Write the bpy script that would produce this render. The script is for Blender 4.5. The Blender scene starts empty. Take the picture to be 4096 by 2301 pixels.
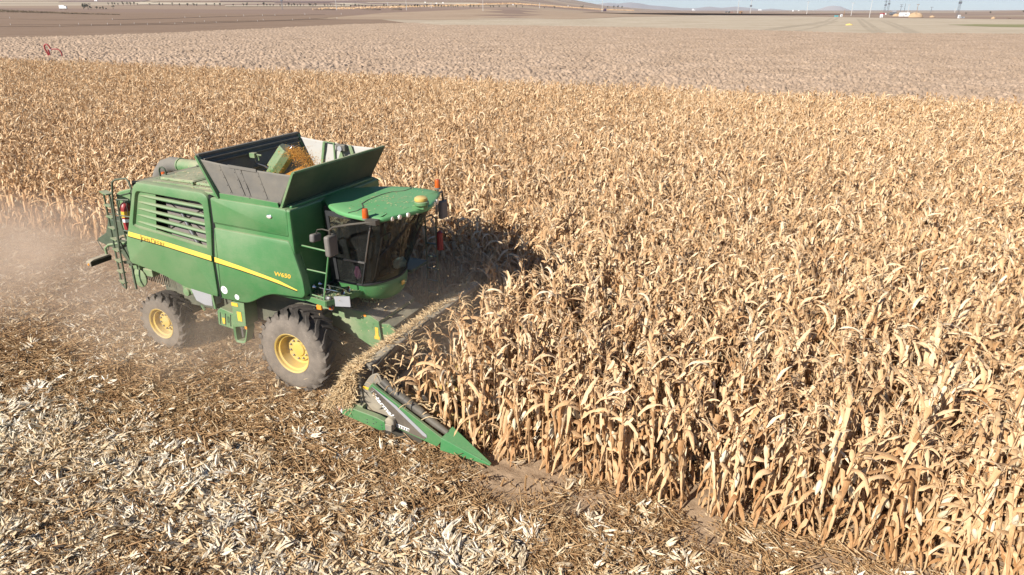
import bpy, bmesh, math, random
import numpy as np
from mathutils import Vector, Matrix

# ------------------------------------------------------------------ camera, sky, sun, exposure
scn = bpy.context.scene
C = scn.collection
rnd = random.Random(7)
rng = np.random.default_rng(11)
PITCH = math.radians(22.13)
CAM_H = 7.43
cam_d = bpy.data.cameras.new("camera")
cam_d.sensor_width = 36.0
cam_d.lens = 24.0
cam_d.clip_start = 0.1
cam_d.clip_end = 80000
cam = bpy.data.objects.new("camera", cam_d)
cam.location = (0, 0, CAM_H)
cam.rotation_euler = (math.pi / 2 - PITCH, 0, 0)
C.objects.link(cam)
scn.camera = cam

# combine frame: x forward, y to its left, z up
YAW = math.radians(-24.2)
ORG = np.array([-4.53, 12.48, 0.0])
HD = np.array([math.cos(YAW), math.sin(YAW), 0.0])
LF = np.array([-math.sin(YAW), math.cos(YAW), 0.0])

def W(x, y, z=0.0):
    return ORG + HD * x + LF * y + np.array([0, 0, z])

ld = HD * 0.40 + LF * 1.10 + np.array([0, 0, -0.75])      # the way sunlight travels
ld = ld / np.linalg.norm(ld)
SUN_EL = math.asin(-ld[2])
SUN_ROT = math.atan2(-ld[0], -ld[1])
sun_d = bpy.data.lights.new("sun", 'SUN')
sun_d.energy = 5.0
sun_d.angle = math.radians(0.5)
sun_d.color = (1.0, 0.95, 0.87)
sun = bpy.data.objects.new("sun", sun_d)
sun.rotation_euler = Vector(ld).to_track_quat('-Z', 'Y').to_euler()
sun.location = (0, 0, 60)
C.objects.link(sun)

world = bpy.data.worlds.new("World")
scn.world = world
world.use_nodes = True
wn = world.node_tree.nodes
wl = world.node_tree.links
sky = wn.new('ShaderNodeTexSky')
sky.sky_type = 'NISHITA'
sky.sun_disc = False
sky.sun_elevation = SUN_EL
sky.sun_rotation = SUN_ROT
sky.altitude = 900
sky.air_density = 1.0
sky.dust_density = 0.2
sky.ozone_density = 3.0
tint = wn.new('ShaderNodeMix')
tint.data_type = 'RGBA'
tint.blend_type = 'MULTIPLY'
tint.inputs[0].default_value = 1.0
tint.inputs[7].default_value = (0.80, 0.95, 1.12, 1)
wl.new(sky.outputs[0], tint.inputs[6])
wl.new(tint.outputs[2], wn['Background'].inputs[0])
wn['Background'].inputs[1].default_value = 0.05

scn.view_settings.view_transform = 'Standard'
scn.view_settings.look = 'None'
scn.view_settings.exposure = 0.72
scn.view_settings.gamma = 1.0
scn.cycles.volume_step_rate = 2.0
scn.cycles.volume_max_steps = 64
scn.cycles.max_bounces = 7
scn.cycles.diffuse_bounces = 2
scn.cycles.transmission_bounces = 5
scn.cycles.transparent_max_bounces = 12
scn.cycles.volume_bounces = 2
scn.cycles.use_adaptive_sampling = False

# ------------------------------------------------------------------ materials
def new_mat(name):
    m = bpy.data.materials.new(name)
    m.use_nodes = True
    nt = m.node_tree
    b = nt.nodes['Principled BSDF']
    return m, nt, b

def N(nt, kind, **kw):
    n = nt.nodes.new(kind)
    for k, v in kw.items():
        if hasattr(n, k):
            setattr(n, k, v)
        else:
            n.inputs[k.replace('_', ' ')].default_value = v
    return n

def ramp(nt, src, stops, interp='LINEAR'):
    r = nt.nodes.new('ShaderNodeValToRGB')
    r.color_ramp.interpolation = interp
    els = r.color_ramp.elements
    while len(els) < len(stops):
        els.new(0.5)
    for e, (p, c) in zip(els, stops):
        e.position = p
        e.color = (*c, 1) if len(c) == 3 else c
    if src is not None:
        nt.links.new(src, r.inputs[0])
    return r

def coords(nt, scale=(1, 1, 1), kind='Object'):
    tc = nt.nodes.new('ShaderNodeTexCoord')
    mp = nt.nodes.new('ShaderNodeMapping')
    mp.inputs['Scale'].default_value = scale
    nt.links.new(tc.outputs[kind], mp.inputs[0])
    return mp.outputs[0]

def noise(nt, vec, scale, detail=4, rough=0.6):
    n = nt.nodes.new('ShaderNodeTexNoise')
    n.inputs['Scale'].default_value = scale
    n.inputs['Detail'].default_value = detail
    n.inputs['Roughness'].default_value = rough
    if vec is not None:
        nt.links.new(vec, n.inputs['Vector'])
    return n.outputs[0]

def mixc(nt, fac, a, b):
    m = nt.nodes.new('ShaderNodeMix')
    m.data_type = 'RGBA'
    for s, v in ((m.inputs[0], fac), (m.inputs[6], a), (m.inputs[7], b)):
        if hasattr(v, 'is_output'):
            nt.links.new(v, s)
        elif isinstance(v, (int, float)):
            s.default_value = v
        else:
            s.default_value = (*v, 1)
    return m.outputs[2]

def math_n(nt, op, a, b=None, clamp=False):
    m = nt.nodes.new('ShaderNodeMath')
    m.operation = op
    m.use_clamp = clamp
    for s, v in zip(m.inputs, (a, b)):
        if v is None:
            continue
        if hasattr(v, 'is_output'):
            nt.links.new(v, s)
        else:
            s.default_value = v
    return m.outputs[0]

DUST = (0.43, 0.36, 0.25)

def bump(nt, b, h, strength=0.3, dist=0.02):
    n = nt.nodes.new('ShaderNodeBump')
    n.inputs['Strength'].default_value = strength
    n.inputs['Distance'].default_value = dist
    nt.links.new(h, n.inputs['Height'])
    nt.links.new(n.outputs[0], b.inputs['Normal'])

def painted(name, col, rough=0.4, dust=0.25, metal=0.0, top=0.35, rear=0.0, spec=0.5, dcol=DUST, scale=1.0):
    """paint with settled dust: blotches, streaks, a film on faces that look up"""
    m, nt, b = new_mat(name)
    v = coords(nt)
    n1 = noise(nt, v, 1.3 * scale, 5, 0.65)
    n2 = noise(nt, coords(nt, (3, 3, 14)), 2.0 * scale, 4, 0.6)
    n3 = noise(nt, v, 45 * scale, 3, 0.7)
    g = nt.nodes.new('ShaderNodeNewGeometry')
    sx = nt.nodes.new('ShaderNodeSeparateXYZ')
    nt.links.new(g.outputs['Normal'], sx.inputs[0])
    up = math_n(nt, 'MULTIPLY', math_n(nt, 'MAXIMUM', sx.outputs[2], 0.0), top)
    nb = ramp(nt, n1, [(0.36, (0.25, 0.25, 0.25)), (0.66, (1.6, 1.6, 1.6))]).outputs[0]
    nb2 = noise(nt, v, 0.45 * scale, 3, 0.5)
    f = math_n(nt, 'MULTIPLY', math_n(nt, 'MULTIPLY', math_n(nt, 'ADD', nb, n2), math_n(nt, 'ADD', nb2, 0.5)), dust * 0.85)
    f = math_n(nt, 'ADD', f, up)
    if rear:
        so = nt.nodes.new('ShaderNodeSeparateXYZ')
        nt.links.new(v, so.inputs[0])
        f = math_n(nt, 'ADD', f, math_n(nt, 'MULTIPLY', math_n(nt, 'MULTIPLY', so.outputs[0], -rear), 1.0, True))
    f = math_n(nt, 'MULTIPLY', f, math_n(nt, 'ADD', math_n(nt, 'MULTIPLY', n3, 0.7), 0.65), True)
    f = math_n(nt, 'MINIMUM', f, 0.9)
    nt.links.new(mixc(nt, f, col, dcol), b.inputs['Base Color'])
    r = math_n(nt, 'ADD', math_n(nt, 'MULTIPLY', f, 0.6), rough, True)
    nt.links.new(r, b.inputs['Roughness'])
    b.inputs['Metallic'].default_value = metal
    b.inputs['Specular IOR Level'].default_value = spec
    bump(nt, b, n1, 0.08, 0.02)
    return m

def plain(name, col, rough=0.5, metal=0.0, vary=0.25, scale=8.0, spec=0.5):
    m, nt, b = new_mat(name)
    n1 = noise(nt, coords(nt), scale, 4, 0.6)
    dark = tuple(c * (1 - vary) for c in col)
    lite = tuple(min(1, c * (1 + vary)) for c in col)
    nt.links.new(mixc(nt, n1, dark, lite), b.inputs['Base Color'])
    b.inputs['Roughness'].default_value = rough
    b.inputs['Metallic'].default_value = metal
    b.inputs['Specular IOR Level'].default_value = spec
    return m

def toned(name, stops, rough=0.6, transl=0.25, streak=True):
    """dry plant matter: each piece carries its own tone in the attribute 'tone'"""
    m, nt, b = new_mat(name)
    at = nt.nodes.new('ShaderNodeAttribute')
    at.attribute_name = 'tone'
    oi = nt.nodes.new('ShaderNodeObjectInfo')
    t = math_n(nt, 'ADD', math_n(nt, 'MULTIPLY', at.outputs['Fac'], 0.78), math_n(nt, 'MULTIPLY', oi.outputs['Random'], 0.22))
    if streak:
        n1 = noise(nt, coords(nt, (1, 1, 0.6)), 9.0, 3, 0.6)
        n2 = noise(nt, coords(nt, (1, 1, 0.35)), 55.0, 3, 0.7)
        t = math_n(nt, 'ADD', t, math_n(nt, 'MULTIPLY', math_n(nt, 'SUBTRACT', n1, 0.5), 0.40))
        t = math_n(nt, 'ADD', t, math_n(nt, 'MULTIPLY', math_n(nt, 'SUBTRACT', n2, 0.5), 0.30), True)
        bump(nt, b, n2, 0.55, 0.012)
    r = ramp(nt, t, stops)
    nt.links.new(r.outputs[0], b.inputs['Base Color'])
    b.inputs['Roughness'].default_value = rough
    b.inputs['Specular IOR Level'].default_value = 0.25
    if transl:
        tr = nt.nodes.new('ShaderNodeBsdfTranslucent')
        nt.links.new(r.outputs[0], tr.inputs[0])
        mx = nt.nodes.new('ShaderNodeMixShader')
        mx.inputs[0].default_value = transl
        out = nt.nodes['Material Output']
        nt.links.new(b.outputs[0], mx.inputs[1])
        nt.links.new(tr.outputs[0], mx.inputs[2])
        nt.links.new(mx.outputs[0], out.inputs[0])
    return m

GREEN = (0.02, 0.175, 0.046)
YELLOW = (0.66, 0.43, 0.03)
M = {}
M['green'] = painted('green_paint', GREEN, 0.34, 0.11, top=0.30, rear=0.030)
M['green_dusty'] = painted('dusty_green_paint', GREEN, 0.45, 0.30, top=0.35)
M['green_roof'] = painted('cab_roof_paint', (0.075, 0.33, 0.11), 0.45, 0.10, top=0.08)
M['green_clean'] = painted('fresh_green_paint', (0.015, 0.21, 0.06), 0.28, 0.10, top=0.12)
M['dark_green'] = painted('dark_green_paint', (0.02, 0.055, 0.03), 0.5, 0.12, top=0.1)  # base set darker than the body green
M['tank_inside'] = painted('shaded_tank_inner', (0.045, 0.055, 0.06), 0.45, 0.16, top=0.15, metal=0.2)  # dark grey-blue puts shade into the green panel's colour, under settled dust
M['yellow'] = painted('yellow_paint', YELLOW, 0.38, 0.30, top=0.25, scale=2.0)
M['sticker'] = plain('yellow_sticker', (0.80, 0.46, 0.05), 0.5, vary=0.1)
M['black'] = painted('black_plastic', (0.012, 0.012, 0.013), 0.45, 0.09, top=0.10)
M['gap_shade'] = plain('dark_gap', (0.006, 0.006, 0.006), 0.8)  # near-black stands in for shade in gaps and cavities
M['grey_plastic'] = painted('grey_plastic', (0.10, 0.095, 0.10), 0.55, 0.14, top=0.15)
M['chassis'] = painted('chassis_shade_and_dust', (0.03, 0.05, 0.035), 0.7, 0.20, top=0.2)  # dark base stands in for shade under the body; dust lies over it
M['steel'] = plain('dull_steel', (0.30, 0.29, 0.28), 0.4, 0.8)
M['chrome'] = plain('chrome', (0.75, 0.75, 0.77), 0.12, 1.0, vary=0.05)
M['dirty_steel'] = painted('dusty_steel', (0.13, 0.12, 0.11), 0.55, 0.35, top=0.3)
M['plate_grey'] = plain('grey_plate', (0.32, 0.32, 0.33), 0.5, 0.0, vary=0.08)
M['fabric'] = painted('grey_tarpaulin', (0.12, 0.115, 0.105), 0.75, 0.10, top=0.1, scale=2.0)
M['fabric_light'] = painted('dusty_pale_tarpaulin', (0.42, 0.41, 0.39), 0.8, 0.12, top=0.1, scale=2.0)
M['tyre'] = None
M['white'] = plain('white_print', (0.82, 0.82, 0.80), 0.5, vary=0.04)
M['white_shed'] = plain('white_sheet', (0.78, 0.78, 0.76), 0.6, vary=0.06, scale=1)
M['ink'] = plain('black_print', (0.015, 0.013, 0.01), 0.5)
M['orange'] = plain('amber_lens', (0.50, 0.095, 0.012), 0.25, vary=0.15)
M['red'] = painted('red_paint', (0.27, 0.016, 0.02), 0.4, 0.03, top=0.03)
M['lens'] = plain('lamp_lens', (0.72, 0.68, 0.62), 0.15, 0.3, vary=0.1)
M['amber_small'] = plain('orange_reflector', (0.85, 0.28, 0.03), 0.3)
M['cab_dark'] = plain('cab_interior', (0.02, 0.021, 0.022), 0.7)
M['seat'] = plain('seat_fabric', (0.05, 0.05, 0.055), 0.85)
M['concrete'] = plain('concrete_pole', (0.5, 0.48, 0.45), 0.85, vary=0.1)
M['iron'] = plain('galvanised_lattice', (0.16, 0.17, 0.19), 0.6, 0.3)
M['wood'] = plain('brown_board', (0.28, 0.16, 0.08), 0.8)
M['dark_paint'] = plain('dark_vehicle_paint', (0.07, 0.04, 0.07), 0.5)
M['blue_paint'] = plain('teal_paint', (0.10, 0.42, 0.45), 0.5)

def tyre_mat():
    m, nt, b = new_mat('tyre_rubber')
    v = coords(nt)
    n1 = noise(nt, v, 3.0, 5, 0.65)
    n2 = noise(nt, v, 30.0, 4, 0.7)
    g = nt.nodes.new('ShaderNodeNewGeometry')
    at = nt.nodes.new('ShaderNodeAttribute')
    at.attribute_name = 'mud'
    f = math_n(nt, 'MULTIPLY', at.outputs['Fac'], math_n(nt, 'ADD', math_n(nt, 'MULTIPLY', n1, 1.0), 0.15))
    f = math_n(nt, 'ADD', f, math_n(nt, 'MULTIPLY', math_n(nt, 'GREATER_THAN', n2, 0.62), 0.25), True)
    nt.links.new(mixc(nt, f, (0.018, 0.0175, 0.018), (0.28, 0.235, 0.19)), b.inputs['Base Color'])
    b.inputs['Roughness'].default_value = 0.85
    b.inputs['Specular IOR Level'].default_value = 0.2
    bump(nt, b, n2, 0.4, 0.01)
    return m
M['tyre'] = tyre_mat()

def glass_mat():
    m, nt, b = new_mat('darkened_cab_glass')
    out = nt.nodes['Material Output']
    tr = nt.nodes.new('ShaderNodeBsdfTransparent')
    tr.inputs[0].default_value = (0.50, 0.56, 0.55, 1)  # tint lowered to stand in for the dark cab interior
    gl = nt.nodes.new('ShaderNodeBsdfGlossy')
    gl.inputs['Roughness'].default_value = 0.03
    df = nt.nodes.new('ShaderNodeBsdfDiffuse')
    df.inputs[0].default_value = (0.26, 0.27, 0.25, 1)
    fr = nt.nodes.new('ShaderNodeFresnel')
    fr.inputs[0].default_value = 1.5
    m1 = nt.nodes.new('ShaderNodeMixShader')
    nt.links.new(math_n(nt, 'MULTIPLY', fr.outputs[0], 0.75, True), m1.inputs[0])
    nt.links.new(tr.outputs[0], m1.inputs[1])
    nt.links.new(gl.outputs[0], m1.inputs[2])
    m2 = nt.nodes.new('ShaderNodeMixShader')
    n1 = noise(nt, coords(nt), 2.5, 5, 0.7)
    nt.links.new(math_n(nt, 'MULTIPLY', n1, 0.10), m2.inputs[0])
    nt.links.new(m1.outputs[0], m2.inputs[1])
    nt.links.new(df.outputs[0], m2.inputs[2])
    nt.links.new(m2.outputs[0], out.inputs[0])
    return m
M['glass'] = glass_mat()

CORN_STOPS = [(0.0, (0.20, 0.085, 0.033)), (0.22, (0.40, 0.205, 0.083)), (0.5, (0.62, 0.39, 0.20)), (0.78, (0.74, 0.53, 0.315)), (1.0, (0.83, 0.69, 0.49))]
M['corn'] = toned('dry_corn_leaf', CORN_STOPS, 0.55, 0.10)
M['husk'] = toned('pale_corn_husk', [(0, (0.50, 0.37, 0.21)), (0.5, (0.68, 0.57, 0.38)), (1, (0.82, 0.74, 0.57))], 0.6, 0.15)
LITTER_STOPS = [(0.0, (0.085, 0.043, 0.02)), (0.3, (0.28, 0.15, 0.064)), (0.55, (0.47, 0.295, 0.14)), (0.78, (0.64, 0.49, 0.30)), (1.0, (0.83, 0.76, 0.63))]
M['litter'] = toned('shredded_corn_residue', LITTER_STOPS, 0.65, 0.12)
M['chaff'] = toned('fresh_chaff', [(0, (0.28, 0.16, 0.07)), (0.5, (0.55, 0.38, 0.20)), (1, (0.74, 0.60, 0.38))], 0.65, 0.1)
M['kernel'] = toned('corn_kernels', [(0, (0.42, 0.17, 0.03)), (0.5, (0.60, 0.30, 0.06)), (1, (0.72, 0.45, 0.14))], 0.4, 0, False)
M['tree'] = toned('far_foliage', [(0, (0.02, 0.024, 0.016)), (0.5, (0.045, 0.05, 0.03)), (1, (0.10, 0.09, 0.06))], 0.8, 0)
M['cob'] = plain('red_cob', (0.38, 0.09, 0.05), 0.8)

def soil_mat(name, c0, c1, c2, sc=6.0, bstr=0.6, bdist=0.05, stretch=(1, 1, 1), kind='Object'):
    m, nt, b = new_mat(name)
    v = coords(nt, stretch, kind)
    n1 = noise(nt, v, sc * 0.06, 5, 0.6)
    n2 = noise(nt, v, sc, 6, 0.7)
    f = math_n(nt, 'ADD', math_n(nt, 'MULTIPLY', n1, 0.55), math_n(nt, 'MULTIPLY', n2, 0.55), True)
    r = ramp(nt, f, [(0.32, c0), (0.52, c1), (0.75, c2)])
    nt.links.new(r.outputs[0], b.inputs['Base Color'])
    b.inputs['Roughness'].default_value = 0.95
    b.inputs['Specular IOR Level'].default_value = 0.1
    bump(nt, b, n2, bstr, bdist)
    return m
M['soil'] = soil_mat('field_soil', (0.22, 0.145, 0.088), (0.35, 0.245, 0.155), (0.46, 0.335, 0.22), 9.0)
M['plough'] = soil_mat('ploughed_clods', (0.26, 0.178, 0.12), (0.43, 0.31, 0.215), (0.54, 0.40, 0.29), 2.2, 0.8, 0.12)
M['track'] = soil_mat('dirt_track_soil', (0.40, 0.29, 0.19), (0.48, 0.36, 0.24), (0.56, 0.43, 0.30), 2.0, 0.2)
M['brown'] = soil_mat('bare_brown_soil', (0.19, 0.125, 0.082), (0.245, 0.165, 0.11), (0.31, 0.215, 0.148), 0.8, 0.3, 0.05, (0.55, 1.6, 1))

# ------------------------------------------------------------------ mesh helpers
class MB:
    def __init__(s):
        s.v = []
        s.f = []
        s.t = []           # tone per vertex
        s.tone = 0.5
    def add(s, vs, fs):
        n = len(s.v)
        s.v.extend([tuple(float(c) for c in p) for p in vs])
        s.f.extend([tuple(i + n for i in f) for f in fs])
        s.t.extend([s.tone] * len(vs))
        return s
    def box(s, x0, x1, y0, y1, z0, z1):
        vs = [(x, y, z) for x in (x0, x1) for y in (y0, y1) for z in (z0, z1)]
        return s.add(vs, [(0, 1, 3, 2), (4, 6, 7, 5), (0, 4, 5, 1), (2, 3, 7, 6), (0, 2, 6, 4), (1, 5, 7, 3)])
    def hexa(s, a, b):
        """two quads (each four points, same order) joined into a solid"""
        return s.add(list(a) + list(b), [(3, 2, 1, 0), (4, 5, 6, 7), (0, 1, 5, 4), (1, 2, 6, 5), (2, 3, 7, 6), (3, 0, 4, 7)])
    def bar(s, p, q, w, h=None, up=(0, 0, 1)):
        h = h or w
        p, q = Vector(p), Vector(q)
        d = (q - p).normalized()
        u = Vector(up)
        if abs(d.dot(u)) > 0.95:
            u = Vector((1, 0, 0))
        a = d.cross(u).normalized() * (w / 2)
        b = a.cross(d).normalized() * (h / 2)
        return s.hexa([p - a - b, p + a - b, p + a + b, p - a + b], [q - a - b, q + a - b, q + a + b, q - a + b])
    def prism(s, poly, axis, a0, a1):
        """extrude a 2D outline along an axis ('y': outline is (x,z); 'x': (y,z); 'z': (x,y))"""
        def P(p, a):
            return {'y': (p[0], a, p[1]), 'x': (a, p[0], p[1]), 'z': (p[0], p[1], a)}[axis]
        n = len(poly)
        vs = [P(p, a0) for p in poly] + [P(p, a1) for p in poly]
        fs = [tuple(range(n)), tuple(range(2 * n - 1, n - 1, -1))]
        fs += [(i, i + n, (i + 1) % n + n, (i + 1) % n) for i in range(n)]
        return s.add(vs, fs)
    def loft(s, loops, cap0=True, cap1=True, closed=True):
        n = len(loops[0])
        vs = [p for L in loops for p in L]
        fs = []
        for k in range(len(loops) - 1):
            for i in range(n if closed else n - 1):
                j = (i + 1) % n
                fs.append((k * n + i, k * n + j, (k + 1) * n + j, (k + 1) * n + i))
        if cap0:
            fs.append(tuple(range(n - 1, -1, -1)))
        if cap1:
            fs.append(tuple((len(loops) - 1) * n + i for i in range(n)))
        return s.add(vs, fs)
    def tube(s, pts, r, n=8, caps=True):
        pts = [Vector(p) for p in pts]
        rs = r if isinstance(r, (list, tuple)) else [r] * len(pts)
        loops = []
        prev = None
        for i, p in enumerate(pts):
            d = (pts[min(i + 1, len(pts) - 1)] - pts[max(i - 1, 0)]).normalized()
            if prev is None:
                u = Vector((0, 0, 1)) if abs(d.z) < 0.9 else Vector((1, 0, 0))
                a = d.cross(u).normalized()
            else:
                a = (prev - d * prev.dot(d)).normalized()
            prev = a
            b = d.cross(a)
            loops.append([p + (a * math.cos(2 * math.pi * k / n) + b * math.sin(2 * math.pi * k / n)) * rs[i] for k in range(n)])
        return s.loft(loops, caps, caps)
    def lathe(s, prof, c, axis='y', n=32, cap0=False, cap1=False):
        """prof: list of (radius, offset along axis)"""
        loops = []
        for r, a in prof:
            L = []
            for k in range(n):
                t = 2 * math.pi * k / n
                u, w = r * math.cos(t), r * math.sin(t)
                if axis == 'y':
                    L.append((c[0] + u, c[1] + a, c[2] + w))
                elif axis == 'x':
                    L.append((c[0] + a, c[1] + u, c[2] + w))
                else:
                    L.append((c[0] + u, c[1] + w, c[2] + a))
            loops.append(L)
        return s.loft(loops, cap0, cap1)
    def mesh(s, name, mat, smooth=None, attr=None):
        me = bpy.data.meshes.new(name)
        me.from_pydata(s.v, [], s.f)
        if attr:
            a = me.attributes.new(attr, 'FLOAT', 'POINT')
            a.data.foreach_set('value', s.t)
        bm = bmesh.new()
        bm.from_mesh(me)
        bmesh.ops.recalc_face_normals(bm, faces=bm.faces)
        bm.to_mesh(me)
        bm.free()
        if mat:
            me.materials.append(mat)
        if smooth:
            for p in me.polygons:
                p.use_smooth = True
            me.set_sharp_from_angle(angle=math.radians(smooth))
        me.update()
        return me
    def build(s, name, mat, parent=None, bevel=0.0, smooth=None, attr=None, segs=2):
        me = s.mesh(name, M[mat] if isinstance(mat, str) else mat, smooth, attr)
        o = bpy.data.objects.new(name, me)
        C.objects.link(o)
        if parent:
            o.parent = parent
        if bevel:
            b = o.modifiers.new('bevel', 'BEVEL')
            b.width = bevel
            b.segments = segs
            b.limit_method = 'ANGLE'
            b.angle_limit = math.radians(35)
        return o

def raw_mesh(name, v, f, mat, tone=None, smooth=False, attr='tone'):
    me = bpy.data.meshes.new(name)
    me.from_pydata(v, [], f)
    if tone is not None:
        a = me.attributes.new(attr, 'FLOAT', 'POINT')
        a.data.foreach_set('value', tone)
    me.materials.append(mat)
    if smooth:
        me.polygons.foreach_set('use_smooth', [True] * len(me.polygons))
    me.update()
    return me

def tag(o, label=None, cat=None, group=None, kind=None):
    if label: o['label'] = label
    if cat: o['category'] = cat
    if group: o['group'] = group
    if kind: o['kind'] = kind
    return o

def link(name, me, loc=(0, 0, 0), rz=0.0, parent=None):
    o = bpy.data.objects.new(name, me)
    C.objects.link(o)
    o.location = loc
    o.rotation_euler = (0, 0, rz)
    if parent: o.parent = parent
    return o

def text_obj(name, body, size, mat, parent, origin, ang=0.0, shear=0.0, extrude=0.002, yplane=True, fx=1.0, bold=0.0):
    cu = bpy.data.curves.new(name, 'FONT')
    cu.body = body
    cu.size = size
    cu.shear = shear
    cu.extrude = extrude
    cu.offset = bold
    tmp = bpy.data.objects.new(name, cu)
    C.objects.link(tmp)
    dg = bpy.context.evaluated_depsgraph_get()
    me = bpy.data.meshes.new_from_object(tmp.evaluated_get(dg))
    bpy.data.objects.remove(tmp)
    bpy.data.curves.remove(cu)
    me.name = name
    ca, sa = math.cos(ang), math.sin(ang)
    for v in me.vertices:
        x, y, z = v.co
        x *= fx
        v.co = (origin[0] + x * ca - y * sa, origin[1] - z, origin[2] + x * sa + y * ca)
    me.materials.clear()
    me.materials.append(M[mat])
    o = bpy.data.objects.new(name, me)
    C.objects.link(o)
    o.parent = parent
    return o

def offset_poly(poly, d):
    """move every vertex of a closed (x,z) outline inward by d"""
    n = len(poly)
    area = sum(poly[i][0] * poly[(i + 1) % n][1] - poly[(i + 1) % n][0] * poly[i][1] for i in range(n))
    sg = 1 if area > 0 else -1
    out = []
    for i in range(n):
        p0, p1, p2 = np.array(poly[i - 1]), np.array(poly[i]), np.array(poly[(i + 1) % n])
        e1 = (p1 - p0) / (np.linalg.norm(p1 - p0) + 1e-9)
        e2 = (p2 - p1) / (np.linalg.norm(p2 - p1) + 1e-9)
        n1 = np.array([-e1[1], e1[0]]) * sg
        n2 = np.array([-e2[1], e2[0]]) * sg
        b = n1 + n2
        b = b / max(0.4, (b @ b) / 2 + 1e-9)
        out.append(tuple(p1 + b * d * 1.0))
    return out

def rounded(poly, r, k=4):
    """round the corners of an outline; r is one radius or one per corner"""
    n = len(poly)
    rs = r if isinstance(r, (list, tuple)) else [r] * n
    out = []
    for i in range(n):
        p0, p1, p2 = np.array(poly[i - 1], float), np.array(poly[i], float), np.array(poly[(i + 1) % n], float)
        a, b = p0 - p1, p2 - p1
        la, lb = np.linalg.norm(a), np.linalg.norm(b)
        q = min(rs[i], la * 0.45, lb * 0.45)
        if q < 1e-4:
            out.append(tuple(p1))
            continue
        s0, s1 = p1 + a / la * q, p1 + b / lb * q
        for j in range(k + 1):
            t = j / k
            out.append(tuple((1 - t) ** 2 * s0 + 2 * t * (1 - t) * p1 + t * t * s1))
    return out

def vnoise(x, y, seed=0):
    """smooth value noise on arrays"""
    xi, yi = np.floor(x).astype(np.int64), np.floor(y).astype(np.int64)
    fx, fy = x - xi, y - yi
    fx, fy = fx * fx * (3 - 2 * fx), fy * fy * (3 - 2 * fy)
    def h(a, b):
        n = (a * 374761393 + b * 668265263 + seed * 974634777) & 0x7fffffff
        n = ((n ^ (n >> 13)) * 1274126177) & 0x7fffffff
        return ((n ^ (n >> 16)) & 0xffff) / 65535.0
    return (h(xi, yi) * (1 - fx) + h(xi + 1, yi) * fx) * (1 - fy) + (h(xi, yi + 1) * (1 - fx) + h(xi + 1, yi + 1) * fx) * fy

def in_view(P, mu=0.12, mv=0.12):
    """boolean mask of world points inside the frame, with a margin (to leave out what nobody sees)"""
    s, c = math.sin(PITCH), math.cos(PITCH)
    X, Y, Z = P[:, 0], P[:, 1], P[:, 2] - CAM_H
    z = Y * c - Z * s
    u = X / np.maximum(z, 0.1) * 0.6667
    v = -(Y * s + Z * c) / np.maximum(z, 0.1) * 0.6667
    return (z > 1) & (np.abs(u) < 0.5 + mu) & (np.abs(v) < 0.281 + mv)

def split_loose(o):
    """one mesh of several separate pieces -> one object per piece, all under the same parent"""
    me = o.data
    n = len(me.vertices)
    par = list(range(n))
    def find(a):
        while par[a] != a:
            par[a] = par[par[a]]
            a = par[a]
        return a
    for e in me.edges:
        a, b = find(e.vertices[0]), find(e.vertices[1])
        if a != b: par[a] = b
    groups = {}
    for v in range(n): groups.setdefault(find(v), []).append(v)
    if len(groups) < 2: return
    out = []
    for g in groups.values():
        idx = {v: i for i, v in enumerate(g)}
        fs = [tuple(idx[v] for v in p.vertices) for p in me.polygons if p.vertices[0] in idx]
        m2 = bpy.data.meshes.new(me.name)
        m2.from_pydata([me.vertices[v].co for v in g], [], fs)
        for m in me.materials: m2.materials.append(m)
        q = o.copy()
        q.data = m2
        C.objects.link(q)
        for ch in list(o.children):
            if not out: ch.parent = q
        out.append(q)
    nm = o.name
    bpy.data.objects.remove(o)
    return out

# ------------------------------------------------------------------ terrain
def smooth01(t):
    t = np.clip(t, 0, 1)
    return t * t * (3 - 2 * t)

def terrain(X, Y):
    """height of the land: flat here, a long slope rising far off to the left, a low rise far right"""
    X, Y = np.asarray(X, float), np.asarray(Y, float)
    az = X / np.maximum(Y, 1.0)
    m = np.interp(az, [-0.30, 0.0, 0.075, 0.125, 0.19, 0.24], [1.0, 0.85, 0.40, 0.17, 0.05, 0.0])
    d = np.clip((Y - 400) / 5200.0, 0, 1.0)
    h = 220 * d ** 1.5 * m
    h += 7.0 * smooth01((az - 0.62) / 0.12) * smooth01((Y - 700) / 1400.0)
    return np.where(Y > 0, h, 0.0)

def hit(u, v):
    """where the sight line of photo pixel (u, v) meets the land: used once to survey the far things"""
    s, c = math.sin(PITCH), math.cos(PITCH)
    dx, dy = (u - 2048) / 2731.0, (v - 1150.5) / 2731.0
    d = np.array([dx, c - dy * s, -s - dy * c])
    t = np.geomspace(5, 9000, 6000)
    P = np.array([0, 0, CAM_H]) + t[:, None] * d
    below = P[:, 2] < terrain(P[:, 0], P[:, 1])
    i = int(np.argmax(below)) if below.any() else len(t) - 1
    p = P[i]
    return float(p[0]), float(p[1]), float(terrain(p[0], p[1]))

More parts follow.
